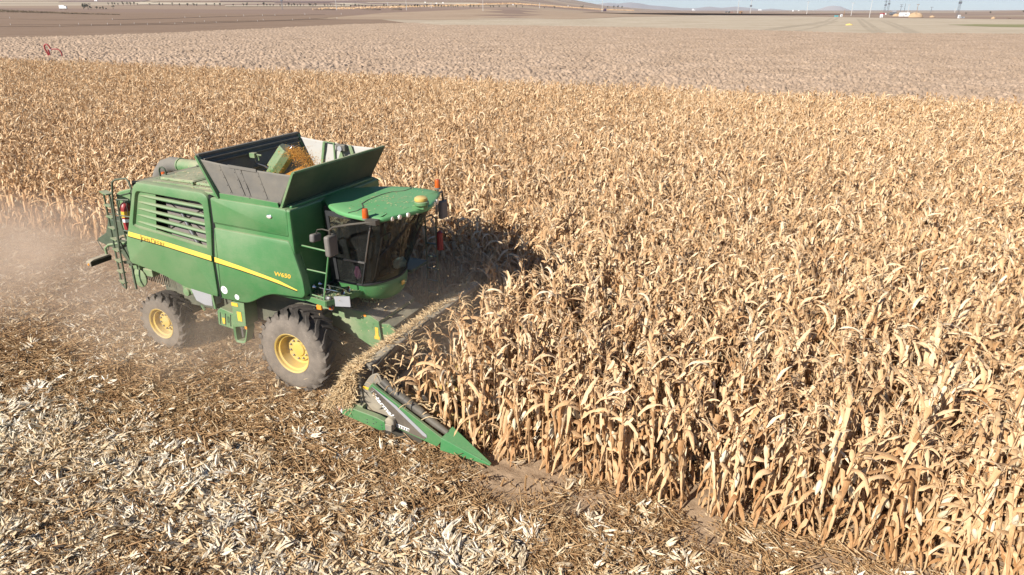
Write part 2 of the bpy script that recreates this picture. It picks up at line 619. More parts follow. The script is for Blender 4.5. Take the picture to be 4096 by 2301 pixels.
def land_mat():
    m, nt, b = new_mat('patchwork_of_far_fields')
    tc = nt.nodes.new('ShaderNodeTexCoord')
    mp = nt.nodes.new('ShaderNodeMapping')
    mp.inputs['Scale'].default_value = (1 / 620.0, 1 / 210.0, 0.0)
    mp.inputs['Rotation'].default_value = (0, 0, 0.12)
    nt.links.new(tc.outputs['Object'], mp.inputs[0])
    vo = nt.nodes.new('ShaderNodeTexVoronoi')
    vo.inputs['Scale'].default_value = 1.0
    vo.inputs['Randomness'].default_value = 0.85
    nt.links.new(mp.outputs[0], vo.inputs['Vector'])
    sx = nt.nodes.new('ShaderNodeSeparateColor')
    nt.links.new(vo.outputs['Color'], sx.inputs[0])
    r = ramp(nt, sx.outputs[0], [(0.0, (0.235, 0.155, 0.12)), (0.3, (0.33, 0.235, 0.165)), (0.5, (0.40, 0.30, 0.21)), (0.68, (0.27, 0.19, 0.15)), (0.85, (0.50, 0.41, 0.30)), (1.0, (0.36, 0.26, 0.18))], 'CONSTANT')
    n1 = noise(nt, coords(nt, (1 / 90.0, 1 / 25.0, 0)), 1.0, 6, 0.6)
    n2 = noise(nt, coords(nt, (1 / 8.0, 1 / 3.0, 0)), 1.0, 4, 0.6)
    c = mixc(nt, math_n(nt, 'MULTIPLY', n1, 0.55), r.outputs[0], (0.36, 0.27, 0.19))
    c = mixc(nt, math_n(nt, 'MULTIPLY', n2, 0.25), c, (0.20, 0.14, 0.10))
    nt.links.new(c, b.inputs['Base Color'])
    b.inputs['Roughness'].default_value = 1.0
    b.inputs['Specular IOR Level'].default_value = 0.05
    return m
M['land'] = land_mat()

def build_land():
    ang = np.concatenate([np.radians(np.arange(-60, 60, 0.6)), np.radians(np.arange(60, 300, 5.0))])
    rad = np.concatenate([[0.0], np.geomspace(40, 24000, 90)])
    A, R = np.meshgrid(ang, rad)
    X, Y = R * np.sin(A), R * np.cos(A)
    Z = terrain(X, Y) - 0.12
    Z = Z - np.where(R < 200, 0.0, 0.0)
    nr, na = X.shape
    v = np.c_[X.ravel(), Y.ravel(), Z.ravel()]
    f = []
    for i in range(nr - 1):
        for j in range(na):
            k = (j + 1) % na
            f.append((i * na + j, (i + 1) * na + j, (i + 1) * na + k, i * na + k))
    o = link('ground', raw_mesh('ground', v.tolist(), f, M['land'], smooth=True))
    tag(o, kind='structure')
build_land()

def sheet(name, poly, z, mat, step=None, kind='structure'):
    """a flat field, cut along its own outline and draped on the land"""
    bm = bmesh.new()
    vs = [bm.verts.new((x, y, 0)) for x, y in poly]
    f = bm.faces.new(vs)
    bmesh.ops.triangulate(bm, faces=[f])
    if step:
        for _ in range(6):
            es = [e for e in bm.edges if e.calc_length() > step]
            if not es: break
            bmesh.ops.subdivide_edges(bm, edges=es, cuts=1, use_grid_fill=False)
            bmesh.ops.triangulate(bm, faces=bm.faces[:])
    for q in bm.verts:
        q.co.z = float(terrain(q.co.x, q.co.y)) + z
    bmesh.ops.recalc_face_normals(bm, faces=bm.faces)
    me = bpy.data.meshes.new(name)
    bm.to_mesh(me)
    bm.free()
    me.materials.append(mat)
    o = link(name, me)
    return tag(o, kind=kind)

# soil under the stubble and the corn
def build_soil():
    xs = np.arange(-34, 26, 0.085)
    ys = np.arange(-16, 7.0, 0.085)
    Xl, Yl = np.meshgrid(xs, ys)
    h = (vnoise(Xl * 1.3, Yl * 1.3, 1) - 0.5) * 0.05 + (vnoise(Xl * 5, Yl * 5, 2) - 0.5) * 0.045 + (vnoise(Xl * 9, Yl * 9, 3) - 0.5) * 0.06
    Pw = ORG + Xl[..., None] * HD + Yl[..., None] * LF
    v = np.c_[Pw[..., 0].ravel(), Pw[..., 1].ravel(), (h - 0.03).ravel()]
    keep = in_view(v, 0.2, 0.2)
    ny, nx = Xl.shape
    idx = np.arange(nx * ny).reshape(ny, nx)
    q = np.stack([idx[:-1, :-1], idx[:-1, 1:], idx[1:, 1:], idx[1:, :-1]], -1).reshape(-1, 4)
    q = q[keep[q].all(1)]
    used = np.unique(q)
    mp = np.zeros(nx * ny, int); mp[used] = np.arange(len(used))
    tag(link('stubble_ground', raw_mesh('stubble_ground', v[used].tolist(), mp[q].tolist(), M['soil'], smooth=True)), kind='structure')
build_soil()
c4 = [W(-170, 6.5), W(90, 6.5), W(90, 47.5), W(-170, 47.5)]
sheet('corn_field_ground', [(p[0], p[1]) for p in c4], -0.03, M['soil'])

# ploughed field: real clods, finer where it is near
def build_plough():
    near = [W(-170, 46.5), W(95, 46.5)]
    def near_y(X):
        a, b = near[0], near[1]
        return a[1] + (X - a[0]) / (b[0] - a[0]) * (b[1] - a[1])
    fx = np.array([-190, -139.1, -126, -113.7, -102.5, -86.5, -57.5, -38.5, 6.4, 77.2, 114.6, 164.1, 240])
    fy = np.array([165, 197.2, 215.7, 245.6, 299.7, 390.4, 434, 377.7, 360.2, 299.7, 238, 233.2, 215])
    az = np.arange(-0.86, 0.88, 0.00135)
    rad = 38 * np.exp(np.arange(0, math.log(440 / 38.0), 0.0042))
    A, Y = np.meshgrid(az, rad)
    X = A * Y
    h = np.zeros_like(X)
    for sc, amp, sd in ((1.0, 0.10, 5), (2.3, 0.27, 6), (4.6, 0.22, 7)):
        n = vnoise(X * sc + 3 * sd, Y * sc * 0.9, sd)
        h += amp * (np.abs(n - 0.5) * 2) ** 0.8
    h *= 0.55
    def rnd2(a, b, k):
        n = (a * 374761393 + b * 668265263 + k * 974634777) & 0x7fffffff
        n = ((n ^ (n >> 13)) * 1274126177) & 0x7fffffff
        return ((n ^ (n >> 16)) & 0xffff) / 65535.0
    for cell, amp, sd in ((0.50, 0.38, 71), (0.30, 0.18, 73)):
        gx, gy = np.floor(X / cell).astype(np.int64), np.floor(Y / cell).astype(np.int64)
        best = np.zeros_like(X)
        for i in (-1, 0, 1):
            for j in (-1, 0, 1):
                a, b = gx + i, gy + j
                cx, cy = (a + rnd2(a, b, sd)) * cell, (b + rnd2(a, b, sd + 1)) * cell
                rr = cell * (0.35 + 0.5 * rnd2(a, b, sd + 2))
                d2 = ((X - cx) ** 2 + (Y - cy) ** 2) / rr ** 2
                best = np.maximum(best, np.sqrt(np.maximum(0, 1 - d2)) * (0.35 + 0.65 * rnd2(a, b, sd + 3)))
        h += amp * best
    h += 0.10 * vnoise(X * 0.12, Y * 0.12, 9)
    v = np.c_[X.ravel(), Y.ravel(), (h - 0.05).ravel()]
    top = np.interp(X, fx, fy)
    ok = ((Y > near_y(X)) & (Y < top) & (np.abs(X) < 235)).ravel()
    nr, na = X.shape
    idx = np.arange(nr * na).reshape(nr, na)
    q = np.stack([idx[:-1, :-1], idx[:-1, 1:], idx[1:, 1:], idx[1:, :-1]], -1).reshape(-1, 4)
    q = q[ok[q].all(1)]
    used = np.unique(q)
    mp = np.zeros(nr * na, int); mp[used] = np.arange(len(used))
    tag(link('ploughed_field', raw_mesh('ploughed_field', v[used].tolist(), mp[q].tolist(), M['plough'], smooth=True)), kind='structure')
    return list(zip(fx, fy))
pl = build_plough()

# dirt track along the far left edge of the ploughed field, brown field beyond it
tr = pl[:7]
def shift(pts, d):
    out = []
    for i, p in enumerate(pts):
        a, b = np.array(pts[max(0, i - 1)]), np.array(pts[min(len(pts) - 1, i + 1)])
        t = (b - a) / np.linalg.norm(b - a)
        out.append((p[0] - t[1] * d, p[1] + t[0] * d))
    return out
sheet('dirt_track', shift(tr, -0.4) + shift(tr, 4.2)[::-1], -0.02, M['track'])
brown_poly = shift(tr, 4.2) + [(-150, 700), (-620, 900), (-900, 560), (-420, 170)]
sheet('brown_field', brown_poly, -0.05, M['brown'], 90)

def pale_mat():
    m, nt, b = new_mat('pale_stubble')
    v = coords(nt, (1, 1, 0))
    n1 = noise(nt, v, 0.03, 5, 0.6)
    n2 = noise(nt, coords(nt, (0.9, 0.16, 0)), 0.5, 4, 0.6)
    f = math_n(nt, 'ADD', math_n(nt, 'MULTIPLY', n1, 0.6), math_n(nt, 'MULTIPLY', n2, 0.45), True)
    r = ramp(nt, f, [(0.30, (0.35, 0.275, 0.19)), (0.50, (0.45, 0.365, 0.262)), (0.72, (0.54, 0.45, 0.335))])
    nt.links.new(r.outputs[0], b.inputs['Base Color'])
    b.inputs['Roughness'].default_value = 1.0
    b.inputs['Specular IOR Level'].default_value = 0.05
    return m
M['pale'] = pale_mat()
pale_near = [(-57.5, 436), (-38.5, 379.7), (6.4, 362.2), (77.2, 301.7), (114.6, 240), (164.1, 235.2), (240, 217)]
pale_poly = pale_near + [(520, 420), (430, 620), (374, 757), (354, 903), (286, 1060), (120, 782), (50, 586), (-53, 521)]
sheet('pale_stubble_field', pale_poly, -0.04, M['pale'], 120)
M['rut'] = soil_mat('wheel_rut_soil', (0.33, 0.26, 0.18), (0.39, 0.315, 0.225), (0.46, 0.375, 0.275), 0.4, 0.2)
def rut(name, pts, w, mat, z=0.0):
    sheet(name, shift(pts, -w / 2) + shift(pts, w / 2)[::-1], z, mat)
for pts in (
    [hit(3040, 121)[:2], hit(3120, 110)[:2], hit(3220, 98)[:2], hit(3300, 86)[:2], hit(3330, 71)[:2]],
    [hit(3060, 123)[:2], hit(3150, 110)[:2], hit(3250, 98)[:2], hit(3330, 84)[:2], hit(3355, 71)[:2]],
    [hit(3190, 123)[:2], hit(3260, 110)[:2], hit(3310, 95)[:2], hit(3350, 84)[:2]],
    [hit(3500, 130)[:2], hit(3470, 115)[:2], hit(3450, 97)[:2], hit(3430, 75)[:2]],
    [hit(3530, 131)[:2], hit(3505, 115)[:2], hit(3480, 97)[:2], hit(3445, 75)[:2]],
    [hit(3640, 133)[:2], hit(3610, 119)[:2], hit(3575, 104)[:2], hit(3520, 82)[:2]],
    [hit(3670, 133)[:2], hit(3640, 119)[:2], hit(3600, 103)[:2], hit(3540, 82)[:2]]):
    rut('wheel_track', pts, 2.2, M['rut'])
M['grass_strip'] = soil_mat('thin_green_crop', (0.16, 0.155, 0.06), (0.235, 0.225, 0.10), (0.33, 0.29, 0.17), 0.4, 0.1)
g0 = [hit(3790, 99)[:2], hit(3900, 97)[:2], hit(4096, 98)[:2], hit(4300, 100)[:2]]
g1 = [hit(4300, 110)[:2], hit(4096, 109)[:2], hit(3960, 107)[:2], hit(3860, 103)[:2]]
sheet('green_crop_strip', g0 + g1, 0.01, M['grass_strip'])
M['ochre'] = soil_mat('ochre_fallow', (0.30, 0.21, 0.137), (0.37, 0.265, 0.178), (0.44, 0.325, 0.222), 0.2, 0.1)
sheet('ochre_fallow_field', [(-150, 560), (-53, 530), (50, 592), (115, 785), (280, 1075), (210, 1350), (-20, 1150), (-140, 800)], -0.03, M['ochre'], 120)
# darker strips on the plain, right
M['dark_strip'] = soil_mat('dark_fallow', (0.27, 0.185, 0.13), (0.32, 0.225, 0.16), (0.37, 0.265, 0.19), 0.1, 0.1)
for (u0, v0, u1, v1, u2, v2, u3, v3) in ((2330, 50, 2800, 52, 3600, 60, 2330, 46), (2800, 56, 3560, 68, 3560, 60, 2800, 51), (3560, 70, 3830, 72, 3830, 64, 3560, 62)):
    q = [hit(u0, v0)[:2], hit(u1, v1)[:2], hit(u2, v2)[:2], hit(u3, v3)[:2]]
    sheet('dark_fallow_strip', q, 0.05, M['dark_strip'])
M['light_strip'] = soil_mat('light_stubble_strip', (0.46, 0.37, 0.26), (0.52, 0.43, 0.31), (0.58, 0.49, 0.36), 0.1, 0.1)
for q in (((0, 13), (600, 12), (640, 8), (0, 8)), ((560, 18), (900, 20), (870, 13), (520, 12)), ((1380, 20), (2000, 22), (1900, 12), (1300, 10)), ((900, 26), (1400, 26), (1400, 22), (900, 23))):
    sheet('light_stubble_strip', [hit(*p)[:2] for p in q], 0.4, M['light_strip'], 150)
M['mauve_strip'] = soil_mat('dark_hill_field', (0.19, 0.125, 0.105), (0.22, 0.15, 0.13), (0.27, 0.19, 0.16), 0.1, 0.1)
for q in (((230, 10), (560, 9), (600, 2), (260, 3)), ((880, 8), (1120, 9), (1060, 4), (880, 3)), ((1100, 12), (1480, 13), (1420, 5), (1080, 4)), ((1400, 17), (1800, 21), (2050, 22), (1500, 13))):
    sheet('dark_hill_field', [hit(*p)[:2] for p in q], 0.5, M['mauve_strip'], 150)

# far mountains
def mountain(name, prof, D, depth, mat):
    """prof: (photo u, photo v) of the ridge, read as real bearings and heights at distance D"""
    us = np.arange(prof[0][0], prof[-1][0] + 1, 6)
    vs = np.interp(us, [p[0] for p in prof], [p[1] for p in prof])
    s, c = math.sin(PITCH), math.cos(PITCH)
    dy = (vs - 1150.5) / 2731
    dx = (us - 2048) / 2731
    zz = np.maximum(CAM_H + D * (-s - dy * c) / (c - dy * s), 0.0)
    xx = D * dx / (c - dy * s)
    rows = np.linspace(-1, 1, 15)
    v, f = [], []
    for r in rows:
        for x, z in zip(xx, zz):
            k = (1 - abs(r) ** 1.5) * (1 + 0.10 * (vnoise(np.array([x / 260]), np.array([r * 4 + 9]), 3)[0] - 0.5) * (1 - abs(r) * 0.3))
            y = D + r * depth
            v.append((x * y / D, y, z * (k if r != 0 else 1) - 3))
    n = len(us)
    for i in range(len(rows) - 1):
        for j in range(n - 1):
            f.append((i * n + j, i * n + j + 1, (i + 1) * n + j + 1, (i + 1) * n + j))
    return tag(link(name, raw_mesh(name, v, f, mat, smooth=True)), kind='structure')
M['rock'] = soil_mat('bare_mountain_slope', (0.23, 0.19, 0.17), (0.29, 0.245, 0.22), (0.36, 0.31, 0.275), 0.004, 0.0)
M['quarry'] = soil_mat('pale_quarry_cone', (0.30, 0.25, 0.225), (0.36, 0.31, 0.28), (0.44, 0.39, 0.35), 0.006, 0.0)
mountain('mountain_range', [(2330, 47), (2360, 26), (2395, 15), (2430, 10), (2470, 14), (2520, 9), (2560, 13), (2600, 21), (2650, 24), (2720, 31), (2780, 33), (2835, 26), (2890, 31), (2940, 26), (3000, 31), (3050, 38), (3085, 34), (3150, 40), (3230, 43), (3300, 47)], 15000, 2600, M['rock'])
mountain('quarry_mountain', [(3190, 47), (3240, 43), (3275, 36), (3310, 25), (3335, 22), (3365, 26), (3390, 36), (3415, 44), (3440, 47)], 13000, 1200, M['quarry'])
mountain('low_hills', [(3570, 49), (3600, 45), (3640, 44), (3690, 48)], 12500, 900, M['rock'])

# ------------------------------------------------------------------ dry corn plants
def leaf(mb, r, base, az, L, w, e0, e1, power=1.0, kink=None, twist=0.0, tone=0.5, n=8, fold=0.25, wave=0.02, side=0.0):
    """a ribbon with a fold along the middle; e0 / e1 = elevation of its run at the foot and at the tip"""
    p = np.array(base, float)
    ds = L / n
    vs, fs = [], []
    ph = r.uniform(0, 6.28)
    for i in range(n + 1):
        s = i / n
        e = e0 + (e1 - e0) * s ** power
        if kink and s > kink[0]:
            e = min(e, kink[1])
        a = az + side * s
        t = np.array([math.cos(a) * math.cos(e), math.sin(a) * math.cos(e), math.sin(e)])
        bn = np.array([-math.sin(a), math.cos(a), 0.0])
        up = np.cross(t, bn)
        tw = twist * s
        b2 = bn * math.cos(tw) + up * math.sin(tw)
        u2 = -bn * math.sin(tw) + up * math.cos(tw)
        ww = w * min(1.0, 0.45 + s * 4) * (1 - s ** 2.2) ** 0.8 * 0.5 + 0.0015
        wv = math.sin(s * 14 + ph) * wave
        ja, jb = r.uniform(0.72, 1.12), r.uniform(0.72, 1.12)
        u2 = u2 + bn * r.uniform(-0.35, 0.35) if 0 < i < n else u2
        vs += [p - b2 * (ww * ja) - u2 * (ww * fold * 2) * (1 if i else 0) + u2 * wv, p, p + b2 * (ww * jb) - u2 * (ww * fold * 2) * (1 if i else 0) - u2 * wv * 0.7]
        if i:
            k = (i - 1) * 3
            fs += [(k, k + 1, k + 4, k + 3), (k + 1, k + 2, k + 5, k + 4)]
        p = p + t * ds
    mb.tone = tone
    mb.add(vs, fs)

def corn_plant(seed):
    """stalk, foliage, ear and tassel of one ripe dry plant, foot at the origin"""
    r = random.Random(seed)
    H = r.uniform(1.62, 1.92)
    lean = r.uniform(0, 0.10)
    la = r.uniform(0, 6.28)
    def at(z):
        k = lean * max(0.0, z / H) ** 1.6
        return (math.cos(la) * k * H, math.sin(la) * k * H, z)
    stalk, fol, ear, tas = MB(), MB(), MB(), MB()
    stalk.tone = r.uniform(0.35, 0.65)
    zs = [-0.05, 0.3, 0.7, 1.1, 1.45, H]
    stalk.tube([at(z) for z in zs], [0.014, 0.013, 0.012, 0.010, 0.008, 0.005], 5)
    az0 = r.uniform(0, 6.28)
    z = r.uniform(0.18, 0.28)
    i = 0
    while z < H - 0.06:
        az = az0 + (i % 2) * math.pi + r.gauss(0, 0.45)
        f = z / H
        tone = min(1, max(0, r.gauss(0.36 + 0.38 * f, 0.19)))  # lower leaves are browner, and darkened further to imitate shade near the foot
        if f < 0.42:
            L, w = r.uniform(0.42, 0.72), r.uniform(0.050, 0.092)
            if r.random() < 0.93:     # withered, hanging along the stalk
                leaf(fol, r, at(z), az, L, w, r.uniform(0.0, 0.7), r.uniform(-1.75, -1.5), 0.18, None, r.uniform(-2.5, 2.5), tone, 8, 0.5, 0.016)
            else:
                leaf(fol, r, at(z), az, L, w, r.uniform(0.5, 1.0), r.uniform(-1.5, -1.1), 0.7, None, r.uniform(-2, 2), tone, 8, 0.4, 0.012)
        elif f < 0.78:
            L, w = r.uniform(0.52, 0.88), r.uniform(0.065, 0.112)
            k = (r.uniform(0.08, 0.30), r.uniform(-1.57, -1.35)) if r.random() < 0.84 else None
            leaf(fol, r, at(z), az, L, w, r.uniform(0.75, 1.3), r.uniform(-1.55, -1.0), r.uniform(0.5, 1.0), k, r.uniform(-1.4, 1.4), tone, 9, 0.3, 0.014, r.uniform(-0.5, 0.5))
        else:
            L, w = r.uniform(0.32, 0.58), r.uniform(0.048, 0.085)
            k = (r.uniform(0.15, 0.5), r.uniform(-1.55, -0.8)) if r.random() < 0.68 else None
            leaf(fol, r, at(z), az, L, w, r.uniform(0.85, 1.3), r.uniform(-1.1, 0.3), r.uniform(0.9, 1.5), k, r.uniform(-1.2, 1.2), tone, 8, 0.28, 0.012, r.uniform(-0.5, 0.5))
        z += r.uniform(0.095, 0.135)
        i += 1
    # ear in its husk, tipped over
    for k in range(1):
        a = az0 + r.uniform(-0.6, 0.6) + k * math.pi
        b = Vector(at(r.uniform(0.80, 1.08)))
        dn = -1 if r.random() < 0.7 else 1
        d = Vector((math.cos(a) * 0.45, math.sin(a) * 0.45, dn * 0.9)).normalized()
        b = b + Vector((math.cos(a), math.sin(a), 0)) * 0.035
        Ls = r.uniform(0.19, 0.25)
        prof = [(0, 0.010), (0.10, 0.028), (0.3, 0.040), (0.6, 0.036), (0.85, 0.020), (1.0, 0.004)]
        ear.tone = r.uniform(0.3, 1)
        ear.tube([b + d * Ls * s for s, _ in prof], [q for _, q in prof], 7)
        for q in range(2):
            leaf(ear, r, b + d * 0.02, a + r.uniform(-1.2, 1.2), r.uniform(0.14, 0.26), 0.05, dn * r.uniform(0.6, 1.2), dn * 1.2 - 0.3, 1.0, None, r.uniform(-1, 1), r.uniform(0.2, 0.9), 5, 0.4, 0.006)
    # tassel: thin drooping ribs
    top = Vector(at(H))
    da = r.uniform(0, 6.28)
    for q in range(r.randint(4, 7)):
        a = da + r.gauss(0, 1.1)
        e = r.uniform(0.6, 1.35) if q else 1.4
        L = r.uniform(0.14, 0.30)
        tas.tone = r.uniform(0.45, 0.85)
        pts = []
        p = top - Vector((0, 0, r.uniform(0, 0.1)))
        for s in range(5):
            pts.append(p.copy())
            p = p + Vector((math.cos(a) * math.cos(e), math.sin(a) * math.cos(e), math.sin(e))) * (L / 4)
            e -= r.uniform(0.1, 0.5)
        tas.tube(pts, [0.004, 0.005, 0.005, 0.004, 0.002], 3, False)
    return stalk, fol, ear, tas

NV = 14
plants = [corn_plant(100 + i) for i in range(NV)]
plant_parts = []
hidden = bpy.data.collections.new("corn_plant_kinds")
for i, (st, fo, ea, ta) in enumerate(plants):
    plant_parts.append((st.mesh('stalk', M['corn'], 60, 'tone'), fo.mesh('foliage', M['corn'], 70, 'tone'),
                        ea.mesh('ear', M['husk'], 60, 'tone'), ta.mesh('tassel', M['corn'], 60, 'tone')))
    whole = MB()
    for k, part in enumerate((st, fo, ta)):
        whole.add(part.v, part.f)
        whole.t[-len(part.t):] = part.t
    me = whole.mesh('corn_plant', M['corn'], 70, 'tone')
    # the ear keeps its paler husk as a second material
    me.materials.append(M['husk'])
    bm = bmesh.new()
    bm.from_mesh(me)
    tl = bm.verts.layers.float['tone']
    vs = [bm.verts.new(v) for v in ea.v]
    for v, t in zip(vs, ea.t):
        v[tl] = t
    for f in ea.f:
        q = bm.faces.new([vs[j] for j in f])
        q.material_index = 1
        q.smooth = True
    bm.to_mesh(me)
    bm.free()
    hidden.objects.link(bpy.data.objects.new('corn_plant', me))

def scatter(name, P, rot, scl, idx, coll):
    """ONE object that carries countless small pieces on its points"""
    me = bpy.data.meshes.new(name)
    me.vertices.add(len(P))
    me.vertices.foreach_set('co', np.asarray(P, np.float32).ravel())
    for nm, ty, arr, key in (('turn', 'FLOAT_VECTOR', rot, 'vector'), ('grow', 'FLOAT', scl, 'value'), ('pick', 'INT', idx, 'value')):
        a = me.attributes.new(nm, ty, 'POINT')
        a.data.foreach_set(key, np.asarray(arr, np.int32 if ty == 'INT' else np.float32).ravel())
    o = link(name, me)
    ng = bpy.data.node_groups.new(name, 'GeometryNodeTree')
    ng.interface.new_socket('Geometry', in_out='INPUT', socket_type='NodeSocketGeometry')
    ng.interface.new_socket('Geometry', in_out='OUTPUT', socket_type='NodeSocketGeometry')
    gi, go = ng.nodes.new('NodeGroupInput'), ng.nodes.new('NodeGroupOutput')
    ip = ng.nodes.new('GeometryNodeInstanceOnPoints')
    ci = ng.nodes.new('GeometryNodeCollectionInfo')
    ci.inputs['Collection'].default_value = coll
    ci.inputs['Separate Children'].default_value = True
    ci.inputs['Reset Children'].default_value = True
    ip.inputs['Pick Instance'].default_value = True
    L = ng.links.new
    L(gi.outputs[0], ip.inputs['Points'])
    L(ci.outputs[0], ip.inputs['Instance'])
    for nm, ty, sock in (('pick', 'INT', 'Instance Index'), ('turn', 'FLOAT_VECTOR', 'Rotation'), ('grow', 'FLOAT', 'Scale')):
        na = ng.nodes.new('GeometryNodeInputNamedAttribute')
        na.data_type = ty
        na.inputs[0].default_value = nm
        L(na.outputs[0], ip.inputs[sock])
    L(ip.outputs[0], go.inputs[0])
    md = o.modifiers.new('pieces', 'NODES')
    md.node_group = ng
    return o

ROW = 0.75
def plant_corn():
    pos = []
    k = 0
    while True:
        y = -0.225 + ROW * k
        if y > 46.2: break
        x = np.arange(-130, 60, 0.138) + rng.uniform(-0.05, 0.05)
        x = x + rng.normal(0, 0.035, len(x))
        yy = y + rng.normal(0, 0.035, len(x))
        if y < 4.0:
            x_from = 2.80 + rng.uniform(0, 0.35, len(x)) + (0.15 if k == 0 else 0.0)
            ok = x > x_from
        elif y < 4.6:
            ok = np.zeros(len(x), bool) | (x > 2.2)
        else:
            ok = np.ones(len(x), bool)
        ok &= rng.random(len(x)) > 0.05
        pos.append(np.c_[x[ok], yy[ok]])
        k += 1
    L = np.concatenate(pos)
    P = ORG + L[:, :1] * HD + L[:, 1:2] * LF
    low = in_view(P, 0.10, 0.14)
    high = in_view(P + np.array([0, 0, 2.1]), 0.10, 0.06)
    m = low | high
    return L[m], P[m]
Lc, Pc = plant_corn()
dist = np.linalg.norm(Pc - np.array([0, 0, CAM_H]), axis=1)
shown = in_view(Pc + np.array([0, 0, 1.0]), 0.02, 0.02)
order = np.argsort(np.where(shown, dist, 1e9))
near_ids = order[:300]
rest = np.setdiff1d(np.arange(len(Pc)), near_ids)
sc_all = rng.normal(1.0, 0.075, len(Pc)) * (0.97 + 0.10 * vnoise(Lc[:, 0] * 0.25, Lc[:, 1] * 0.3, 21))
tilt = rng.normal(0, 0.06, (len(Pc), 2)) + np.array([0.03, 0.02])
spin = rng.uniform(0, 6.283, len(Pc))
kind = rng.integers(0, NV, len(Pc))
rot = np.c_[tilt, spin]
far_corn = scatter('standing_corn', Pc[rest], rot[rest], sc_all[rest], kind[rest], hidden)
tag(far_corn, 'ripe dry corn standing in dense rows over the whole field beyond the harvester', 'corn field', kind='stuff')
for i in near_ids:
    root = bpy.data.objects.new('corn_plant', None)
    C.objects.link(root)
    root.empty_display_size = 0.1
    root.location = Pc[i]
    root.rotation_euler = rot[i]
    s = sc_all[i]
    root.scale = (s, s, s)
    tag(root, 'dry tan corn plant in the nearest rows along the cut edge of the field', 'corn plant', 'corn plants along the cut edge of the standing field')
    for nm, me in zip(('stalk', 'foliage', 'ear', 'tassel'), plant_parts[kind[i]]):
        if len(me.vertices):
            o = bpy.data.objects.new(nm, me)
            C.objects.link(o)
            o.parent = root
print('corn', len(Pc))

# ------------------------------------------------------------------ residue on the ground
def ribbon_piece(mb, r, c, L, w, tone, up=0.0, curl=0.3):
    az = r.uniform(0, 6.28)
    e0 = up + r.uniform(-0.1, 0.35)
    leaf(mb, r, c, az, L, w, e0, e0 - r.uniform(-0.2, curl * 3), 1.0, None, r.uniform(-1.5, 1.5), tone, 3 if L < 0.13 else 4, 0.25, 0.004, r.uniform(-0.6, 0.6))

def stick_piece(mb, r, c, L, rad, tone, e):
    az = r.uniform(0, 6.28)
    d = Vector((math.cos(az) * math.cos(e), math.sin(az) * math.cos(e), math.sin(e)))
    mb.tone = tone
    mb.tube([Vector(c), Vector(c) + d * L], rad, 4)

def husk_bundle(mb, r, c, tone):
    az = r.uniform(0, 6.28)
    for k in range(r.randint(3, 6)):
        leaf(mb, r, (c[0], c[1], c[2]), az + r.gauss(0, 0.35), r.uniform(0.12, 0.25), r.uniform(0.030, 0.062), r.uniform(0.0, 0.8), r.uniform(-0.5, 0.6), 1.0, None, r.uniform(-0.7, 0.7), min(1, max(0, tone + r.gauss(0, 0.1))), 4, 0.5, 0.004)

def litter_patch(seed, n, white, fine):
    r = random.Random(seed)
    mb = MB()
    for _ in range(n):
        a, q = r.uniform(0, 6.28), abs(r.gauss(0, 0.24))
        c = (math.cos(a) * q, math.sin(a) * q, r.uniform(0.0, 0.05))
        t = min(1, max(0, r.gauss(0.43, 0.18)))
        u = r.random()
        if u < white:
            if r.random() < 0.55:
                ribbon_piece(mb, r, c, r.uniform(0.06, 0.19), r.uniform(0.016, 0.048), r.uniform(0.70, 1.0), 0.15)
            else:
                husk_bundle(mb, r, c, r.uniform(0.86, 1.0))
        elif u < white + 0.16:
            stick_piece(mb, r, c, r.uniform(0.06, 0.20) if r.random() < 0.85 else r.uniform(0.25, 0.5), r.uniform(0.003, 0.010), min(1, max(0, r.gauss(0.5, 0.16))), r.uniform(-0.1, 0.35))
        else:
            k = 0.6 if r.random() < fine else 1.0
            ribbon_piece(mb, r, c, r.uniform(0.04, 0.17) * k, r.uniform(0.007, 0.028) * k, t, 0.15)
    return mb.mesh('litter_patch', M['litter'], None, 'tone')

lit = bpy.data.collections.new("residue_kinds")
LK = []
for k in range(5): LK.append(('brown', litter_patch(300 + k, 250, 0.010, 0.85)))
for k in range(5): LK.append(('mixed', litter_patch(320 + k, 220, 0.045, 0.75)))
for k in range(5): LK.append(('white', litter_patch(340 + k, 175, 0.34, 0.8)))
for k in range(3): LK.append(('straw', litter_patch(360 + k, 150, 0.06, 0.8)))
def stub_mesh(seed):
    r = random.Random(seed)
    mb = MB()
    for q in range(1):
        h = r.uniform(0.09, 0.24)
        t = Vector((r.gauss(0, 0.05), r.gauss(0, 0.05), h))
        mb.tone = r.uniform(0.35, 0.68)
        mb.tube([(0, 0, -0.03), t * 0.6, t], [0.015, 0.013, 0.012], 6)
        for k in range(2):
            leaf(mb, r, t * r.uniform(0.3, 0.9), r.uniform(0, 6.28), r.uniform(0.06, 0.16), 0.022, r.uniform(0.2, 1.2), -0.9, 0.8, None, r.uniform(-1, 1), r.uniform(0.2, 0.6), 4)
    return mb.mesh('stub', M['litter'], None, 'tone')
for k in range(6): LK.append(('stub', stub_mesh(400 + k)))
for k, (nm, me) in enumerate(LK):
    o = bpy.data.objects.new('residue_%02d' % k, me)
    lit.objects.link(o)
IX = {nm: [k for k, q in enumerate(LK) if q[0] == nm] for nm in ('brown', 'mixed', 'white', 'straw', 'stub')}

